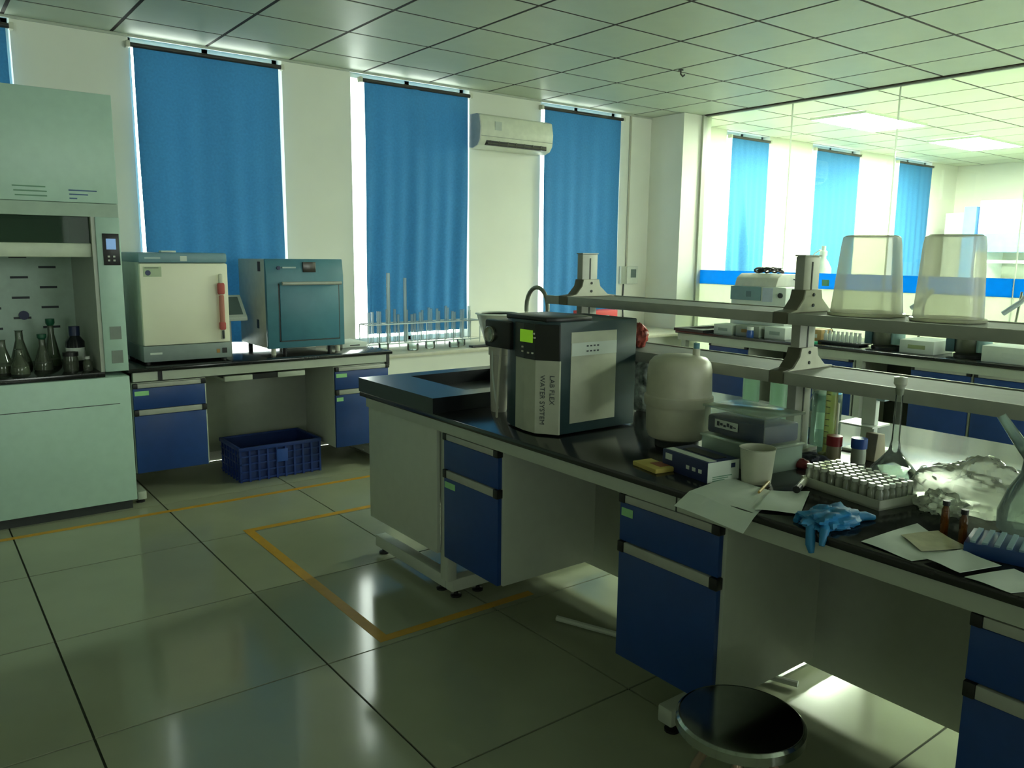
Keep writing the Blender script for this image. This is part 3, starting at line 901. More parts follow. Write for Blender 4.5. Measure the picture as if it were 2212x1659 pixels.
part('foot', lathe([(.034, WT), (.034, WT + .006), (.02, WT + .012), (0, WT + .012)], (2.55, 1.505, 0), 6), m_, t)
for k in range(9): part('scale_mark', box(2.527, 2.531, 1.498, 1.512, WT + .04 + k * .022, WT + .042 + k * .022), darkM, t)
t = thing('glass_jar', (2.68, 1.60, WT), 'wide clear glass jar behind the yellowish cylinder', 'jar')
part('wall', lathe([(0, WT + .002), (.05, WT), (.052, WT + .01), (.052, WT + .19), (.05, WT + .195)], (2.68, 1.60, 0), 28), glass('green_clear', (.78, .93, .84), .3, (.5, .72, .6), .25), t, smooth=True)
t = thing('burette_stand', (2.72, 1.44, WT), 'white plate stand with upright behind the capped bottles', 'stand')
part('base', box(2.66, 2.80, 1.40, 1.52, WT, WT + .01), whiteM, t, bevel=.002)
part('upright', box(2.70, 2.725, 1.425, 1.475, WT + .01, 1.10), whiteM, t, bevel=.002)
part('shelf_plate', box(2.66, 2.78, 1.41, 1.54, .955, .961), whiteM, t)
part('rod', tube([(2.645, 1.535, WT), (2.645, 1.535, 1.03)], .006), creamM, t, smooth=True)
part('clamp', box(2.70, 2.74, 1.395, 1.43, 1.05, 1.08), mat('pale_blue_clamp', (.45, .6, .65), .4), t, bevel=.004)
bottle(2.50, 1.455, WT, .024, .085, mat('brown_fluid', (.30, .26, .17), .3), mat('dark_red_cap', (.25, .01, .015), .4), 'small bottle with dark red and white cap behind the vials', cap=.4, neck=.95)
bottle(2.535, 1.385, WT, .024, .085, mat('grey_fluid', (.38, .42, .34), .3), mat('strong_blue_cap', (.01, .06, .30), .4), 'small bottle with blue and white cap behind the vials', cap=.4, neck=.95)
t = thing('wooden_block', (2.62, 1.39, WT), 'brown wedge-shaped wooden block beside the blue-capped bottle', 'block')
part('block', prism([(2.585, WT), (2.66, WT), (2.645, WT + .09), (2.60, WT + .095)], 1.355, 1.40, 'y'), mat('brown_wood', (.28, .25, .17), .6), t, bevel=.003)
tag(blob('dark_cloth', (2.40, 1.475, WT + .010), (.045, .05, .02), 36, 20, crum(3, .4), mat('dark_cloth', (.03, .035, .05), .8)), 'crumpled dark cloth behind the vial tray', 'cloth')
tag(blob('red_stopper', (2.31, 1.455, WT + .014), (.022, .03, .018), 20, 12, crum(2, .2), mat('wine_red', (.14, .01, .015), .5)), 'small wine-red rubber bulb beside the dark cloth', 'rubber bulb')
t = thing('patterned_bag', (2.60, 2.44, WT), 'white bag with dark print behind the water purifier', 'bag')
blob('sack', (2.60, 2.44, WT + .11), (.06, .075, .115), 32, 22, crum(2.5, .25), mat('white_print', (.45, .50, .45), .6, var=.85, scale=34), t)
t = thing('snack_packet', (2.50, 2.39, 1.156), 'red and white packet standing on the lower shelf', 'packet')
blob('wrap', (2.50, 2.385, 1.205), (.028, .042, .05), 28, 20, crum(2.6, .3), mat('red_white_wrap', (.55, .12, .09), .4, var=.7, scale=40), t, z0=1.156)

# ------------------------------------------------------------------ stool
sx, sy, sz = 1.525, 1.075, .45
t = thing('lab_stool', (sx, sy, 0), 'round polished steel stool in front of the island bench', 'stool')
part('seat', lathe([(0, sz - .004), (.138, sz - .004), (.146, sz - .001), (.15, sz - .006), (.15, sz - .03), (.146, sz - .034), (0, sz - .034)], (sx, sy, 0), 48), mat('stool_steel', (.20, .21, .20), .10, metal=1, var=.1), t, smooth=True)
part('rim', lathe([(.146, sz - .032), (.153, sz - .03), (.153, sz - .008), (.147, sz - .002)], (sx, sy, 0), 48), steelpolM, t, smooth=True)
part('column', cyl(sx, sy, .20, sz - .034, .018), steelpolM, t, smooth=True)
part('screw', cyl(sx, sy, .12, .20, .012), darkM, t, smooth=True)
for k in range(4):
    a = R(35 + 90 * k)
    d = Vector((math.cos(a), math.sin(a), 0))
    lg_ = part('leg', tube([Vector((sx, sy, sz - .05)) + d * .05, Vector((sx, sy, .30)) + d * .10, Vector((sx, sy, .012)) + d * .17], .0115, 10), mat('leg_chrome', (.30, .22, .16), .3, metal=.7), t, smooth=True)
    part('foot_cap', cyl(sx + d.x * .17, sy + d.y * .17, 0, .03, .015), blackM, lg_, smooth=True)
part('foot_ring', tube([(sx + .142 * math.cos(R(a)), sy + .142 * math.sin(R(a)), .14) for a in range(0, 361, 15)], .008, 8), steelpolM, t, smooth=True)

# ------------------------------------------------------------------ yellow floor tape
def tape(segs, label):
    tag(part('floor_tape', [box(a, b, c, d, .0002, .0012) for a, b, c, d in segs], tapeM), label, 'floor tape', 'yellow marking tape on the floor')


tape([(-.5, 2.9, 4.885, 4.925)], 'straight yellow floor tape in front of the wall bench')
tape([(1.41, 1.46, 2.70, 4.32), (1.46, 2.6, 4.275, 4.32), (1.46, 2.2, 2.70, 2.745)], 'yellow floor tape turning corners around the island end')

# ------------------------------------------------------------------ wall bench by the window
BT, BF = .845, 5.10
t = thing('wall_bench', (1.9, 5.5, 0), 'grey steel frame of the wall bench under the ovens', 'bench')
part('front_rail', [box(1.06, 1.20, BF + .015, BF + .05, .765, BT - .025), box(1.225, 2.765, BF + .015, BF + .05, .765, BT - .025)], steelM, t)
part('rail_clip', box(1.20, 1.225, BF + .012, BF + .05, .765, BT - .025), blackM, t)
part('rail_clip', box(2.755, 2.78, BF + .012, BF + .05, .74, BT - .025), blackM, t)
part('back_panel', box(1.05, 2.79, YW - .12, YW - .10, .10, BT - .025), steelM, t)
for x in (1.05, 2.73):
    part('leg', box(x, x + .05, BF + .58, BF + .63, .03, BT - .03), steelM, t, bevel=.003)
    part('foot_rail', box(x, x + .05, BF + .04, YW - .05, .03, .08), steelM, t, bevel=.004)
    pad('foot_pad', x + .025, BF + .10, t)
tag(part('wall_worktop', box(1.035, 2.80, BF, YW - .005, BT - .025, BT), topM, bevel=.004), 'black worktop of the wall bench under the ovens', 'worktop')
cabinet('blue-fronted wall bench cabinet beside the fume hood', (1.05, BF + .012), .435, '-y', 'blue drawer cabinets under the benches', zt=.752, z0=.20, sticker=(2, 0))
cabinet('blue-fronted wall bench cabinet under the teal oven', (2.35, BF + .012), .43, '-y', 'blue drawer cabinets under the benches', zt=.752, z0=.18, sticker=(2, 1))
t = thing('keyboard_tray', (1.9, 5.3, .72), 'pale pull-out keyboard tray under the wall bench', 'tray')
part('tray_front', box(1.60, 1.78, BF + .02, BF + .05, .718, .752), steelM, t, bevel=.003)
part('tray_front', box(1.95, 2.14, BF + .02, BF + .05, .718, .752), steelM, t, bevel=.003)
part('hand_slot', box(1.78, 1.95, BF + .03, BF + .05, .718, .752), blackM, t)
part('tray_board', box(1.60, 2.14, BF + .05, BF + .40, .72, .735), steelM, t)

# incubator (cream door) -----------------------------------------------------
t = thing('incubator', (1.41, 5.45, BT), 'cream-doored incubator with grey-blue top on the wall bench', 'incubator')
part('body', box(1.155, 1.672, 5.235, 5.72, .865, 1.515), mat('incubator_side', (.50, .55, .47), .45), t, bevel=.008)
d_ = part('door', box(1.152, 1.675, 5.20, 5.235, .965, 1.465), mat('incubator_door', (.86, .84, .67), .4, var=.015, scale=6), t, bevel=.010)
part('handle', box(1.607, 1.632, 5.165, 5.185, .985, 1.40), creamM, d_, bevel=.008)
part('red_tie', box(1.598, 1.642, 5.157, 5.19, 1.27, 1.345), mat('dull_red_ribbon', (.50, .10, .09), .7), d_, bevel=.012)
part('red_tie', box(1.606, 1.636, 5.160, 5.19, 1.085, 1.27), mat('pale_red_ribbon', (.50, .20, .15), .7), d_, bevel=.010)
part('red_tie', box(1.600, 1.640, 5.157, 5.19, 1.045, 1.10), mat('dull_red_ribbon', (.50, .10, .09), .7), d_, bevel=.012)
part('handle_tip', box(1.612, 1.628, 5.163, 5.185, .99, 1.045), darkM, d_, bevel=.004)
s_ = part('sticker', box(1.172, 1.275, 5.1985, 5.20, 1.385, 1.445), mat('pale_green_sticker', (.42, .50, .34), .6), d_)
part('emblem', lathe([(.016, 5.1975), (.016, 5.1985)], (1.198, 0, 1.408), 16, 'y'), navyM, s_)
part('print_line', box(1.18, 1.26, 5.1978, 5.1985, 1.436, 1.440), inkM, s_)
tp = part('top_panel', box(1.150, 1.677, 5.205, 5.715, 1.467, 1.53), mat('grey_blue_panel', (.17, .30, .36), .4), t, bevel=.014)
part('badge', box(1.39, 1.43, 5.2035, 5.205, 1.478, 1.51), paperM, tp)
part('print_line', box(1.185, 1.275, 5.2035, 5.205, 1.492, 1.502), mat('pale_print', (.4, .52, .52), .5), tp)
bp = part('base_panel', box(1.148, 1.679, 5.205, 5.725, .865, .963), mat('grey_base', (.22, .27, .26), .45), t, bevel=.004)
part('print_line', box(1.185, 1.255, 5.2035, 5.205, .91, .922), paperM, bp)
part('power_switch', box(1.62, 1.65, 5.2025, 5.205, .895, .928), blackM, bp)
part('warning_mark', box(1.585, 1.605, 5.2035, 5.205, .898, .922), mat('dull_orange', (.4, .2, .05), .6), bp)
part('top_knob', box(1.33, 1.42, 5.40, 5.46, 1.53, 1.542), paperM, t, bevel=.003)
for x in (1.18, 1.64):
    for y in (5.25, 5.68): part('foot', cyl(x, y, BT, .866, .015, n=12), blackM, t)

# oven (teal front) ----------------------------------------------------------
t = thing('drying_oven', (2.22, 5.5, BT), 'teal-fronted drying oven with bar handle on the wall bench', 'oven')
part('body', box(1.945, 2.495, 5.285, 5.80, .895, 1.49), mat('oven_side', (.56, .56, .48), .45), t, bevel=.006)
fr_ = part('front_frame', prism([(5.25, .893), (5.285, .893), (5.285, 1.494), (5.268, 1.494), (5.25, 1.385)], 1.942, 2.498, 'x'), tealM, t, bevel=.004)
part('display', rot(box(2.20, 2.292, 5.246, 5.262, 1.405, 1.475), (2.25, 5.25), 0), mat('display_brown', (.035, .028, .022), .25), fr_, bevel=.002)
part('badge', lathe([(.013, 5.248), (.013, 5.262)], (2.03, 0, 1.435), 12, 'y'), navyM, fr_)
part('print_line', box(2.055, 2.15, 5.247, 5.262, 1.432, 1.442), mat('pale_print', (.4, .52, .52), .5), fr_)
dd = part('door', box(2.03, 2.455, 5.240, 5.25, .945, 1.325), mat('teal_door', (.05, .19, .26), .4), t, bevel=.003)
part('door_gap', [box(2.022, 2.03, 5.2475, 5.2505, .937, 1.33), box(2.455, 2.463, 5.2475, 5.2505, .937, 1.33), box(2.022, 2.463, 5.2475, 5.2505, .937, .945)], blackM, dd)
part('handle_bar', tube([(2.035, 5.205, 1.332), (2.46, 5.205, 1.332)], .012, 12), alumM, dd, smooth=True)
for x in (2.06, 2.44): part('handle_mount', box(x - .008, x + .008, 5.205, 5.252, 1.324, 1.340), alumM, dd)
part('side_vent', box(1.9435, 1.945, 5.36, 5.41, 1.41, 1.475), mat('brown_grille', (.06, .03, .03), .6), t)
part('side_vent', box(1.9435, 1.945, 5.42, 5.46, 1.02, 1.08), darkM, t)
for x in (1.99, 2.07, 2.40, 2.46):
    part('foot', cyl(x, 5.29, BT, .895, .016, n=12), creamM if x < 2.0 or x > 2.45 else blackM, t)
part('foot', cyl(1.99, 5.74, BT, .895, .016, n=12), blackM, t)
part('foot', cyl(2.45, 5.74, BT, .895, .016, n=12), blackM, t)
part('rear_strip', box(2.16, 2.43, 5.60, 5.62, BT, BT + .03), paperM, t)
t = thing('bench_meter', (1.80, 5.55, BT), 'small white instrument with grey screen between the two ovens', 'instrument')
part('stand', box(1.755, 1.80, 5.56, 5.60, BT, 1.10), whiteM, t, bevel=.004)
hd = part('head', prism([(5.44, 1.075), (5.62, 1.075), (5.62, 1.235), (5.58, 1.245), (5.44, 1.10)], 1.715, 1.875, 'x'), whiteM, t, bevel=.006)
part('screen', prism([(5.460, 1.122), (5.455, 1.118), (5.562, 1.231), (5.567, 1.228)], 1.74, 1.85, 'x'), mat('grey_screen', (.13, .18, .17), .3), hd)
part('lower_label', box(1.73, 1.86, 5.438, 5.44, 1.078, 1.092), paperM, hd)
t = thing('paper_carton', (2.63, 5.55, BT), 'low white carton on the bench beside the teal oven', 'carton')
part('carton', box(2.56, 2.76, 5.42, 5.70, BT, BT + .035), paperM, t, bevel=.002)
part('slot', box(2.62, 2.70, 5.4185, 5.42, BT + .012, BT + .02), darkM, t)

# blue crate -----------------------------------------------------------------
t = thing('plastic_crate', (2.0, 5.45, 0), 'blue plastic crate on the floor under the wall bench', 'crate')
crM = mat('crate_blue', (.012, .040, .22), .45)
x0, x1, y0, y1, h_ = 1.71, 2.29, 5.24, 5.65, .24
part('floor_plate', box(x0 + .01, x1 - .01, y0 + .01, y1 - .01, .004, .012), crM, t)
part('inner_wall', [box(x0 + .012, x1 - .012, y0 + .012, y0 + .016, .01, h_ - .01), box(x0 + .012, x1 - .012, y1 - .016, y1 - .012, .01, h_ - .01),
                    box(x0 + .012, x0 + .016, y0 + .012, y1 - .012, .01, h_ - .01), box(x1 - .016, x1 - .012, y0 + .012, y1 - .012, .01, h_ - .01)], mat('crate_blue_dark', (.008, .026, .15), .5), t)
part('rim', [box(x0 - .004, x1 + .004, y0 - .004, y0 + .014, h_ - .025, h_), box(x0 - .004, x1 + .004, y1 - .014, y1 + .004, h_ - .025, h_),
             box(x0 - .004, x0 + .014, y0 + .014, y1 - .014, h_ - .025, h_), box(x1 - .014, x1 + .004, y0 + .014, y1 - .014, h_ - .025, h_)], crM, t, bevel=.002)
for k in range(10):
    x = x0 + k * (x1 - x0 - .014) / 9
    part('rib', box(x, x + .014, y0, y0 + .012, .0, h_ - .025), crM, t)
for k in range(7):
    y = y0 + .03 + k * (y1 - y0 - .07) / 6
    part('rib', box(x0, x0 + .012, y, y + .012, .0, h_ - .025), crM, t)
for z in (.012, .065, .118, .17):
    part('cross_bar', box(x0, x1, y0 + .003, y0 + .012, z, z + .010), crM, t)
    part('cross_bar', box(x0 + .003, x0 + .012, y0, y1, z, z + .010), crM, t)
part('name_plate', box(1.965, 2.045, y0 - .004, y0, .11, .20), mat('crate_plate', (.02, .075, .36), .4), t, bevel=.002)

# ------------------------------------------------------------------ fume hood
HF = 5.06
t = thing('fume_hood', (.28, 5.5, 0), 'large white fume hood at the left edge', 'fume hood')
hoodM = mat('hood_white', (.41, .58, .50), .4, var=.03)
x0, x1 = -.48, 1.03
part('back', box(x0, x1, YW - .10, YW - .07, 0, 2.39), hoodM, t)
part('upper_panel', box(x0, x1, HF, YW - .10, 1.80, 2.392), hoodM, t, bevel=.004)
part('header', box(x0, x1, HF + .012, YW - .10, 1.725, 1.798), mat('hood_header', (.34, .45, .36), .45), t)
rp_ = part('side_post', box(.905, x1, HF, YW - .10, .845, 1.725), hoodM, t, bevel=.004)
part('inner_jamb', box(.885, .905, HF + .012, YW - .10, .845, 1.725), steelM, t)
part('side_post', box(x0, x0 + .125, HF, YW - .10, .845, 1.725), hoodM, t, bevel=.004)
ct = part('control_panel', box(.936, 1.022, HF - .006, HF, 1.456, 1.634), blackM, rp_, bevel=.002)
part('power_socket', box(.942, 1.002, HF - .003, HF, 1.032, 1.106), mat('socket_grey', (.20, .24, .21), .5), rp_)
part('power_socket', box(.944, 1.003, HF - .003, HF, .893, .967), mat('socket_grey', (.20, .24, .21), .5), rp_)
scn = part('control_screen', box(.953, 1.003, HF - .009, HF - .004, 1.545, 1.605), mat('lcd_blue', (.1, .2, .4), .3, emit=(.18, .40, .75), estr=.45), t)
for k in range(4):
    part('control_button', box(.957 + .028 * (k % 2), .968 + .028 * (k % 2), HF - .009, HF - .005, 1.478 + .022 * (k // 2), 1.488 + .022 * (k // 2)), steelM, t)
part('sash_glass', box(x0 + .125, .885, HF + .05, HF + .056, 1.57, 1.80), glass('sash_glass', (.35, .5, .42), .35, (.16, .24, .18), .04), t)
part('sash_rail', box(x0 + .125, .885, HF + .035, HF + .07, 1.50, 1.578), mat('sash_rail', (.50, .56, .44), .4), t, bevel=.006)
bf = part('baffle', box(x0 + .125, .885, YW - .14, YW - .10, .845, 1.725), mat('baffle_grey', (.52, .66, .57), .5), t)
part('work_surface', box(x0 + .125, .905, HF + .01, YW - .10, .815, .845), topM, t, bevel=.004)
for r_ in range(8):
    z = 1.495 - r_ * .0625
    for k in range(3):
        x = .62 + (.155 if r_ % 2 else 0) - k * .31
        if x > .86: continue
        part('baffle_slot', box(x - .075, x + .02, YW - .1425, YW - .14, z - .008, z + .006), inkM, bf)
part('baffle_knob', lathe([(.028, YW - .155), (.028, YW - .14)], (.60, 0, 1.135), 16, 'y'), navyM, bf, smooth=True)
lb = part('lower_cabinet', box(x0, x1, HF, YW - .10, .06, .812), hoodM, t, bevel=.004)
part('plinth', box(x0 + .02, x1 - .02, HF + .04, YW - .10, 0, .06), darkM, t)
part('panel_seam', box(x0 + .02, x1 - .06, HF - .001, HF, .652, .656), darkM, lb)
for x in (.275,): part('panel_seam', box(x - .002, x + .002, HF - .001, HF, .09, .652), darkM, lb)
for k, (xa, xb) in enumerate(((.52, .675), (.525, .68), (.53, .68))):
    part('print_line', box(xa, xb, HF - .0012, HF, 1.872 - k * .024, 1.879 - k * .024), mat('green_ink', (.15, .30, .2), .6), t)
for k, (xa, xb) in enumerate(((.785, .925), (.787, .88), (.787, .825))):
    part('print_line', box(xa, xb, HF - .0012, HF, 1.861 - k * .022, 1.868 - k * .022), mat('blue_ink', (.06, .12, .25), .6), t)
# glassware inside the hood
murky = glass('murky_glass', (.62, .70, .60), .45, (.26, .30, .22), .3)
grn = mat('green_stopper', (.01, .10, .05), .4)
for x, y, r, h_, cm, lab in ((.43, 5.32, .055, .20, None, 'clear conical flask at the left edge inside the fume hood'), (.53, 5.45, .06, .24, None, 'clear conical flask under the blue knob in the fume hood'),
                             (.63, 5.33, .05, .20, grn, 'conical flask with dark green stopper in the fume hood'), (.70, 5.50, .05, .27, grn, 'taller flask with green stopper at the back of the fume hood'),
                             (.50, 5.22, .05, .15, None, 'short clear flask at the front of the fume hood')):
    z0 = .845
    q_ = thing('conical_flask', (x, y, z0), lab, 'flask', 'flasks inside the fume hood')
    part('glass_body', lathe([(r * .95, z0), (r, z0 + .008), (r * .9, z0 + .05), (r * .35, z0 + h_ * .72), (r * .33, z0 + h_ * .93), (r * .42, z0 + h_ * .95)], (x, y, 0), 20), murky, q_, smooth=True)
    part('liquid', lathe([(0, z0 + .004), (r * .9, z0 + .005), (r * .86, z0 + .045), (0, z0 + .045)], (x, y, 0), 20), mat('murky_liquid', (.20, .23, .15), .3), q_, smooth=True)
    if cm: part('stopper', lathe([(r * .3, z0 + h_ * .9), (r * .5, z0 + h_ * .96), (r * .5, z0 + h_ * 1.06), (0, z0 + h_ * 1.06)], (x, y, 0), 14), cm, q_, smooth=True)
bottle(.80, 5.33, .845, .052, .25, mat('near_black_glass', (.008, .010, .014), .12), mat('dark_blue_cap', (.01, .02, .07), .4), 'dark bottle with white label inside the fume hood', lbl=paperM, cap=.22)
bottle(.755, 5.22, .845, .04, .11, murky, blackM, 'low jar with black lid inside the fume hood', 'lidded_jar', cap=.2, neck=.9)
bottle(.835, 5.18, .845, .026, .085, murky, wcapM, 'smallest clear bottle at the front right of the fume hood', cap=.2)

# ------------------------------------------------------------------ drying glassware on the ledge
rk = thing('test_tube_rack', (3.5, 5.62, .80), 'long pale wire rack of test tubes on the window ledge', 'rack')
wM = mat('pale_wire', (.62, .70, .70), .3)
ry0, ry1, rx0, rx1 = 5.60, 5.74, 2.86, 3.92
for z in (.985, .83):
    for y in (ry0, ry1): part('rail', tube([(rx0, y, z), (rx1, y, z)], .005, 6), wM, rk)
for x in [rx0 + k * (rx1 - rx0) / 6 for k in range(7)]:
    for y in (ry0, ry1): part('post', tube([(x, y, .80), (x, y, .985)], .004, 6), wM, rk)
    part('cross_rail', tube([(x, ry0, .985), (x, ry1, .985)], .004, 6), wM, rk)
tt = None
rnd = random.Random(11)
for k in range(26):
    x = 2.90 + k * .039 + rnd.uniform(-.008, .008)
    y = ry0 + .055 + (k % 2) * .03
    h_ = .24 + rnd.uniform(-.02, .04)
    if tt is None:
        tt = thing('test_tube', (x, y, .832), 'short clear test tube upright in the wire rack, first from left', 'test tube', 'test tubes drying in the rack')
        tb = part('glass_wall', lathe([(0, .832), (.008, .836), (.011, .845), (.011, 1.075), (.013, 1.08)], (x, y, 0), 12), glass('tube_glass', (.90, .95, .96), .34, (.78, .88, .90), .3), tt, smooth=True)
    else:
        e = tt.copy(); COL.objects.link(e); e['label'] = 'short clear test tube upright in the wire rack, %s from left' % ORD[k]; e.location = (x, y, .832); e['_o'] = (x, y, .832)
        e.scale = (1, 1, h_ / .248)
        c1 = tb.copy(); COL.objects.link(c1); c1.parent = e
for x, y, zt, r, lab in ((3.055, 5.623, 1.385, .015, 'tallest clear glass tube, leftmost in the rack'), (3.11, 5.718, 1.37, .013, 'tall clear glass tube next to the tallest one'),
                         (3.205, 5.623, 1.345, .013, 'third tall clear glass tube in the rack'), (3.26, 5.718, 1.325, .013, 'fourth tall clear glass tube in the rack')):
    tag(part('glass_tube', lathe([(r * .6, .832), (r, .84), (r, zt), (r + .003, zt + .002)], (x, y, 0), 12), glass('tube_glass', (.90, .95, .96), .34, (.78, .88, .90), .3), smooth=True), lab, 'glass tube', 'tall glass tubes in the rack')
for x, y, r, h_, lab in ((2.90, 5.42, .04, .06, 'low glass dish at the left end of the window ledge'), (3.12, 5.36, .045, .05, 'clear glass dish second on the ledge front'), (3.30, 5.40, .04, .055, 'clear glass dish midway along the ledge front'),
                         (3.50, 5.36, .045, .045, 'clear glass dish on the ledge left of the plastic bin'), (3.62, 5.44, .035, .05, 'small glass dish nearest the plastic bin')):
    tag(part('glass_dish', lathe([(0, .802), (r * .9, .801), (r, .81), (r, .80 + h_), (r - .004, .80 + h_), (r - .004, .806), (0, .806)], (x, y, 0), 20), glassM, smooth=True), lab, 'dish', 'glass dishes on the ledge')
t = thing('plastic_bin', (3.95, 5.39, .80), 'white translucent tapered bin on the ledge behind the filter', 'bin')
part('wall', lathe([(0, .803), (.10, .801), (.175, 1.05), (.18, 1.055), (.172, 1.055), (.098, .806), (0, .806)], (3.95, 5.39, 0), 32), glass('bin_plastic', (.9, .92, .88), .6, (.74, .76, .68), .2, .2), t, smooth=True)
part('rim', lathe([(.176, 1.045), (.184, 1.047), (.184, 1.058), (.174, 1.058), (.176, 1.045)], (3.95, 5.39, 0), 32), whiteM, t, smooth=True)
tag(part('dark_tray', box(3.60, 3.88, 5.24, 5.30, .80, .815), blackM, bevel=.003), 'thin dark strip lying on the ledge beside the bin', 'strip')
t = thing('red_box_row', (5.2, 5.55, .80), 'long red carton lying on the ledge behind the water purifier', 'carton')
part('carton', box(4.98, 5.42, 5.46, 5.60, .801, 1.03), redM, t, bevel=.004)
for k in range(3): part('white_mark', box(5.02 + k * .12, 5.07 + k * .12, 5.4585, 5.46, .97, .985), paperM, t)

# ------------------------------------------------------------------ air conditioner
t = thing('air_conditioner', (4.4, 5.84, 2.43), 'white wall-mounted split air conditioner between two curtains', 'air conditioner')
acM = mat('ac_white', (.70, .72, .60), .35)
prof = [(YW - .002, 2.445), (YW - .10, 2.435), (YW - .17, 2.455), (YW - .205, 2.50), (YW - .215, 2.60), (YW - .195, 2.70), (YW - .16, 2.715), (YW - .002, 2.715)]
part('casing', prism(prof, 4.015, 4.81, 'x'), acM, t, bevel=.008, seg=3)
part('end_cap', prism([(a, b) for a, b in prof], 4.007, 4.016, 'x'), mat('ac_end', (.50, .52, .55), .4), t, bevel=.003)
lv = part('air_outlet', box(4.08, 4.74, YW - .202, YW - .17, 2.458, 2.502), blackM, t)
part('louvre', prism([(YW - .212, 2.466), (YW - .208, 2.466), (YW - .200, 2.480), (YW - .204, 2.480)], 4.09, 4.73, 'x'), mat('louvre_grey', (.10, .10, .08), .5), lv)
for k in range(7): part('vane', box(4.12 + k * .092, 4.126 + k * .092, YW - .207, YW - .19, 2.462, 2.498), mat('louvre_grey', (.10, .10, .08), .5), lv)
part('energy_label', box(4.16, 4.23, YW - .2175, YW - .212, 2.585, 2.655), mat('pale_label', (.50, .55, .50), .5), t)
part('front_seam', box(4.02, 4.805, YW - .2165, YW - .208, 2.528, 2.531), mat('seam_grey', (.4, .41, .36), .5), t)

# thermostat box, conduit, cable
t = thing('thermostat', (6.03, YW, 1.25), 'white wall thermostat with grey screen by the corner pillar', 'thermostat')
part('box_back', box(5.90, 5.98, YW - .035, YW - .001, 1.25, 1.43), steelM, t, bevel=.003)
b_ = part('casing', box(5.975, 6.135, YW - .045, YW - .001, 1.25, 1.43), mat('thermo_white', (.66, .70, .62), .4), t, bevel=.006)
part('screen', box(6.03, 6.105, YW - .047, YW - .045, 1.315, 1.40), mat('grey_screen', (.13, .18, .17), .3), b_)
tag(part('wall_conduit', box(5.985, 6.005, YW - .015, YW - .001, 1.43, ZC - .02), mat('conduit_cream', (.50, .48, .38), .5), bevel=.003), 'slim vertical conduit running up from the thermostat', 'conduit')
tag(part('black_cable', tube([(5.96, YW - .012, 1.25), (5.955, YW - .012, 1.1), (5.96, YW - .02, .90), (5.96, YW - .03, .81)], .007, 8), blackM, smooth=True), 'black cable hanging below the thermostat', 'cable')
tag(part('ceiling_hook', [tube([(4.866, 4.31, ZC - .004), (4.866, 4.31, ZC - .035), (4.89, 4.31, ZC - .05), (4.91, 4.31, ZC - .035)], .006, 6), cyl(4.866, 4.31, ZC - .010, ZC - .004, .02, n=10)], rodM, smooth=True), 'small dark hook hanging from the ceiling grid', 'hook')

# ------------------------------------------------------------------ bench along the glass partition
t = thing('partition_bench', (6.14, 2, 0), 'grey steel frame of the bench along the glass partition', 'bench')
part('front_rail', box(5.735, 5.77, -1.5, 4.98, .775, .835), steelM, t)
part('back_panel', box(6.40, 6.42, -1.5, 4.98, .09, .835), mat('bench_back_dark', (.10, .11, .09), .6), t)
for y in (4.93, 3.7, 3.2, 1.90, .8):
    part('leg', box(5.76, 5.81, y - .025, y + .025, .03, .775), steelM, t)
    part('foot_rail', box(5.76, 6.50, y - .025, y + .025, .03, .08), steelM, t)
tag(part('partition_worktop', box(5.72, XP - .002, -1.5, 5.0, .835, WT), topM, bevel=.003), 'black worktop of the bench along the glass partition', 'worktop')
for y0, lab in ((4.62, 'blue-fronted cabinet at the far end of the partition bench'), (2.80, 'blue-fronted partition bench cabinet seen behind the tall flask'), (2.37, 'blue-fronted partition bench cabinet seen behind the slanting spout'), (3.66, 'blue-fronted partition bench cabinet behind the clear tubs')):
    cabinet(lab, (5.745, y0), .42, '-x', 'blue drawer cabinets under the benches', z0=.18, sticker=(0, 0))
t = thing('end_sink', (6.1, 4.86, .84), 'black sink at the far end of the partition bench', 'sink')
part('rim', [box(5.70, 5.82, 4.66, 5.0, .8605, .885), box(6.38, 6.5, 4.66, 5.0, .8605, .885), box(5.82, 6.38, 4.66, 4.74, .8605, .885), box(5.82, 6.38, 4.92, 5.0, .8605, .885)], blackM, t)
part('basin_floor', box(5.82, 6.38, 4.74, 4.98, 0.8605, .866), blackM, t)

t = thing('centrifuge', (6.2, 4.35, WT), 'white bench centrifuge with teal panel and cable on top', 'centrifuge')
part('lower_case', box(6.02, 6.46, 4.05, 4.62, WT + .02, 1.285), whiteM, t, bevel=.015)
part('lid', prism([(6.03, 1.283), (6.45, 1.283), (6.42, 1.36), (6.34, 1.395), (6.12, 1.395), (6.06, 1.36)], 4.16, 4.60, 'y'), mat('centrifuge_lid', (.60, .60, .52), .4), t, bevel=.012)
pnl = part('teal_panel', box(6.012, 6.02, 4.30, 4.62, 1.16, 1.28), mat('grey_teal', (.16, .28, .30), .4), t)
part('panel_screen', box(6.009, 6.012, 4.40, 4.45, 1.19, 1.24), mat('dark_teal_screen', (.07, .14, .16), .3), pnl)
part('logo_plate', box(6.012, 6.02, 4.18, 4.28, 1.155, 1.275), mat('pale_lilac', (.5, .56, .66), .4), t)
part('dial', lathe([(.022, 6.005), (.022, 6.02)], (0, 4.10, 1.215), 14, 'x'), darkM, t)
for y in (4.10, 4.57): part('foot', cyl(6.06, y, WT, WT + .02, .02, n=12), blackM, t)
part('cable_coil', tube([(6.2 + .06 * math.cos(a * .9) + .02 * math.sin(a * 2.1), 4.36 + .10 * math.sin(a * .7), 1.41 + .02 * math.sin(a * 1.7) + .015) for a in [k * .35 for k in range(60)]], .009, 6), blackM, t, smooth=True)
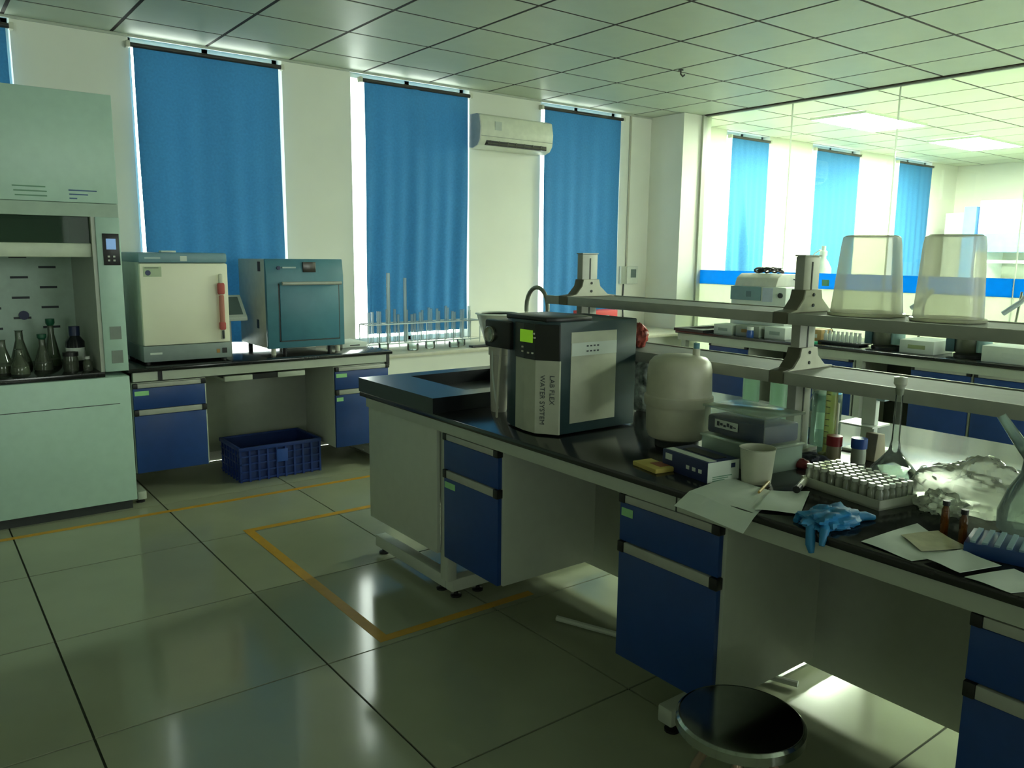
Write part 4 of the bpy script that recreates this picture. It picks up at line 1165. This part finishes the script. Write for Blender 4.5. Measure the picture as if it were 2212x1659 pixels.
part('power_cord', tube([(6.2, 4.27, 1.40), (6.3, 4.14, 1.34), (6.4, 4.03, 1.20), (6.45, 3.92, 1.02), (6.46, 3.85, .90)], .005, 6), blackM, t, smooth=True)


def carton(x0, x1, y0, y1, z1, m, label, z0=WT, name='carton', lidm=None):
    t = thing(name, ((x0 + x1) / 2, (y0 + y1) / 2, z0), label, 'box')
    part('box_body', box(x0, x1, y0, y1, z0, z1), m, t, bevel=.003)
    part('front_label', box(x0 - .002, x0, y0 + (y1 - y0) * .25, y1 - (y1 - y0) * .25, z0 + (z1 - z0) * .35, z0 + (z1 - z0) * .65), lidm or mat('grey_label', (.30, .36, .32), .6), t)
    return t


carton(5.80, 5.98, 4.42, 4.62, .945, paperM, 'small white carton in front of the sink on the partition bench')
carton(5.80, 5.99, 4.14, 4.38, .955, mat('grey_box', (.26, .30, .25), .6), 'grey box below the centrifuge panel', lidm=mat('brown_label', (.25, .15, .04), .6))
carton(5.82, 5.98, 3.90, 4.10, .96, paperM, 'white carton left of the shelf post on the partition bench')
bottle(5.76, 4.20, WT, .03, .09, mat('blue_liquid', (.02, .08, .30), .3), wcapM, 'small blue bottle with white cap on the partition bench', cap=.3, neck=.8)
t = carton(5.90, 6.06, 3.62, 3.76, .965, mat('tan_card', (.45, .30, .12), .6), 'tan cardboard box right of the shelf post', lidm=paperM)
rk = thing('bottle_rack', (5.95, 3.44, WT), 'dark tray with a row of small white bottles', 'rack')
part('tray', box(5.86, 6.06, 3.27, 3.62, WT + .01, WT + .024), darkM, rk, bevel=.003)
part('tray_foot', [box(5.88, 5.90, 3.29, 3.60, WT, WT + .01), box(6.02, 6.04, 3.29, 3.60, WT, WT + .01)], darkM, rk)
tt = None
for k in range(9):
    y = 3.59 - k * .036
    if tt is None:
        tt = thing('small_bottle', (5.92, y, WT + .024), 'small white bottle on the dark tray, first from left in the row', 'bottle', 'white bottles on the dark tray')
        b1 = part('bottle_body', lathe([(.014, WT + .024), (.015, WT + .027), (.015, WT + .075), (.009, WT + .085), (.009, WT + .09)], (5.92, y, 0), 12), whiteM, tt, smooth=True)
        b2 = part('cap', cyl(5.92, y, WT + .088, WT + .105, .011, n=12), mat('pale_cap', (.7, .72, .68), .4), tt, smooth=True)
    else:
        e = tt.copy(); COL.objects.link(e); e['label'] = 'small white bottle on the dark tray, %s from left in the row' % ORD[k]; e.location = (5.92, y, WT + .024); e['_o'] = (5.92, y, WT + .024)
        for c0 in (b1, b2): c1 = c0.copy(); COL.objects.link(c1); c1.parent = e
tag(part('green_clip', box(5.78, 5.83, 3.60, 3.66, WT, WT + .02), mat('bright_green', (.03, .35, .18), .5), bevel=.004), 'small bright green clip on the partition bench', 'clip')


def stirrer(y, label):
    t = thing('heating_stirrer', (6.0, y, WT), label, 'stirrer', 'two dark stirrers on the partition bench')
    part('foot_plate', lathe([(.13, WT), (.13, WT + .018), (.10, WT + .03), (0, WT + .03)], (6.0, y - .04, 0), 24), blackM, t, smooth=True)
    part('drum', lathe([(.085, WT + .028), (.09, WT + .04), (.09, WT + .15), (.07, WT + .17), (0, WT + .17)], (6.0, y, 0), 24), mat('brown_grey_metal', (.13, .14, .10), .35, metal=.5), t, smooth=True)
    part('side_block', box(5.93, 6.0, y + .07, y + .13, WT + .03, WT + .16), mat('slate_teal', (.06, .13, .15), .4), t, bevel=.006)
    part('glass_sleeve', lathe([(.05, WT + .04), (.05, WT + .15)], (5.98, y - .11, 0), 18), mat('pale_teal_plastic', (.28, .44, .42), .4), t, smooth=True)


stirrer(3.14, 'dark heating stirrer nearer the row of white bottles')
stirrer(2.53, 'dark heating stirrer farther right on the partition bench')
t = carton(5.85, 6.15, 2.70, 2.95, .955, paperM, 'white box with olive print between the two stirrers', lidm=mat('olive_print', (.30, .36, .18), .6))
t = carton(5.80, 6.15, 1.85, 2.36, .97, whiteM, 'wide white instrument at the right end of the partition bench', name='white_instrument', lidm=paperM)
for y, lab in ((3.02, 'slim steel clamp stand seen between the two buckets'), (2.36, 'slim steel clamp stand right of the buckets')):
    t = thing('clamp_stand', (6.30, y, WT), lab, 'clamp stand', 'clamp stands on the partition bench')
    part('base', box(6.22, 6.38, y - .06, y + .06, WT, WT + .012), steelpolM, t, bevel=.003)
    part('rod', tube([(6.30, y + .02, WT), (6.30, y - .02, 1.32)], .009, 8), steelpolM, t, smooth=True)
    part('clamp', tube([(6.28, y + .08, 1.16), (6.28, y - .03, 1.25), (6.28, y - .07, 1.31)], .018, 8), mat('pale_metal', (.5, .58, .6), .3), t, smooth=True)
for o in bpy.data.objects:
    if '_o' in o: del o['_o']
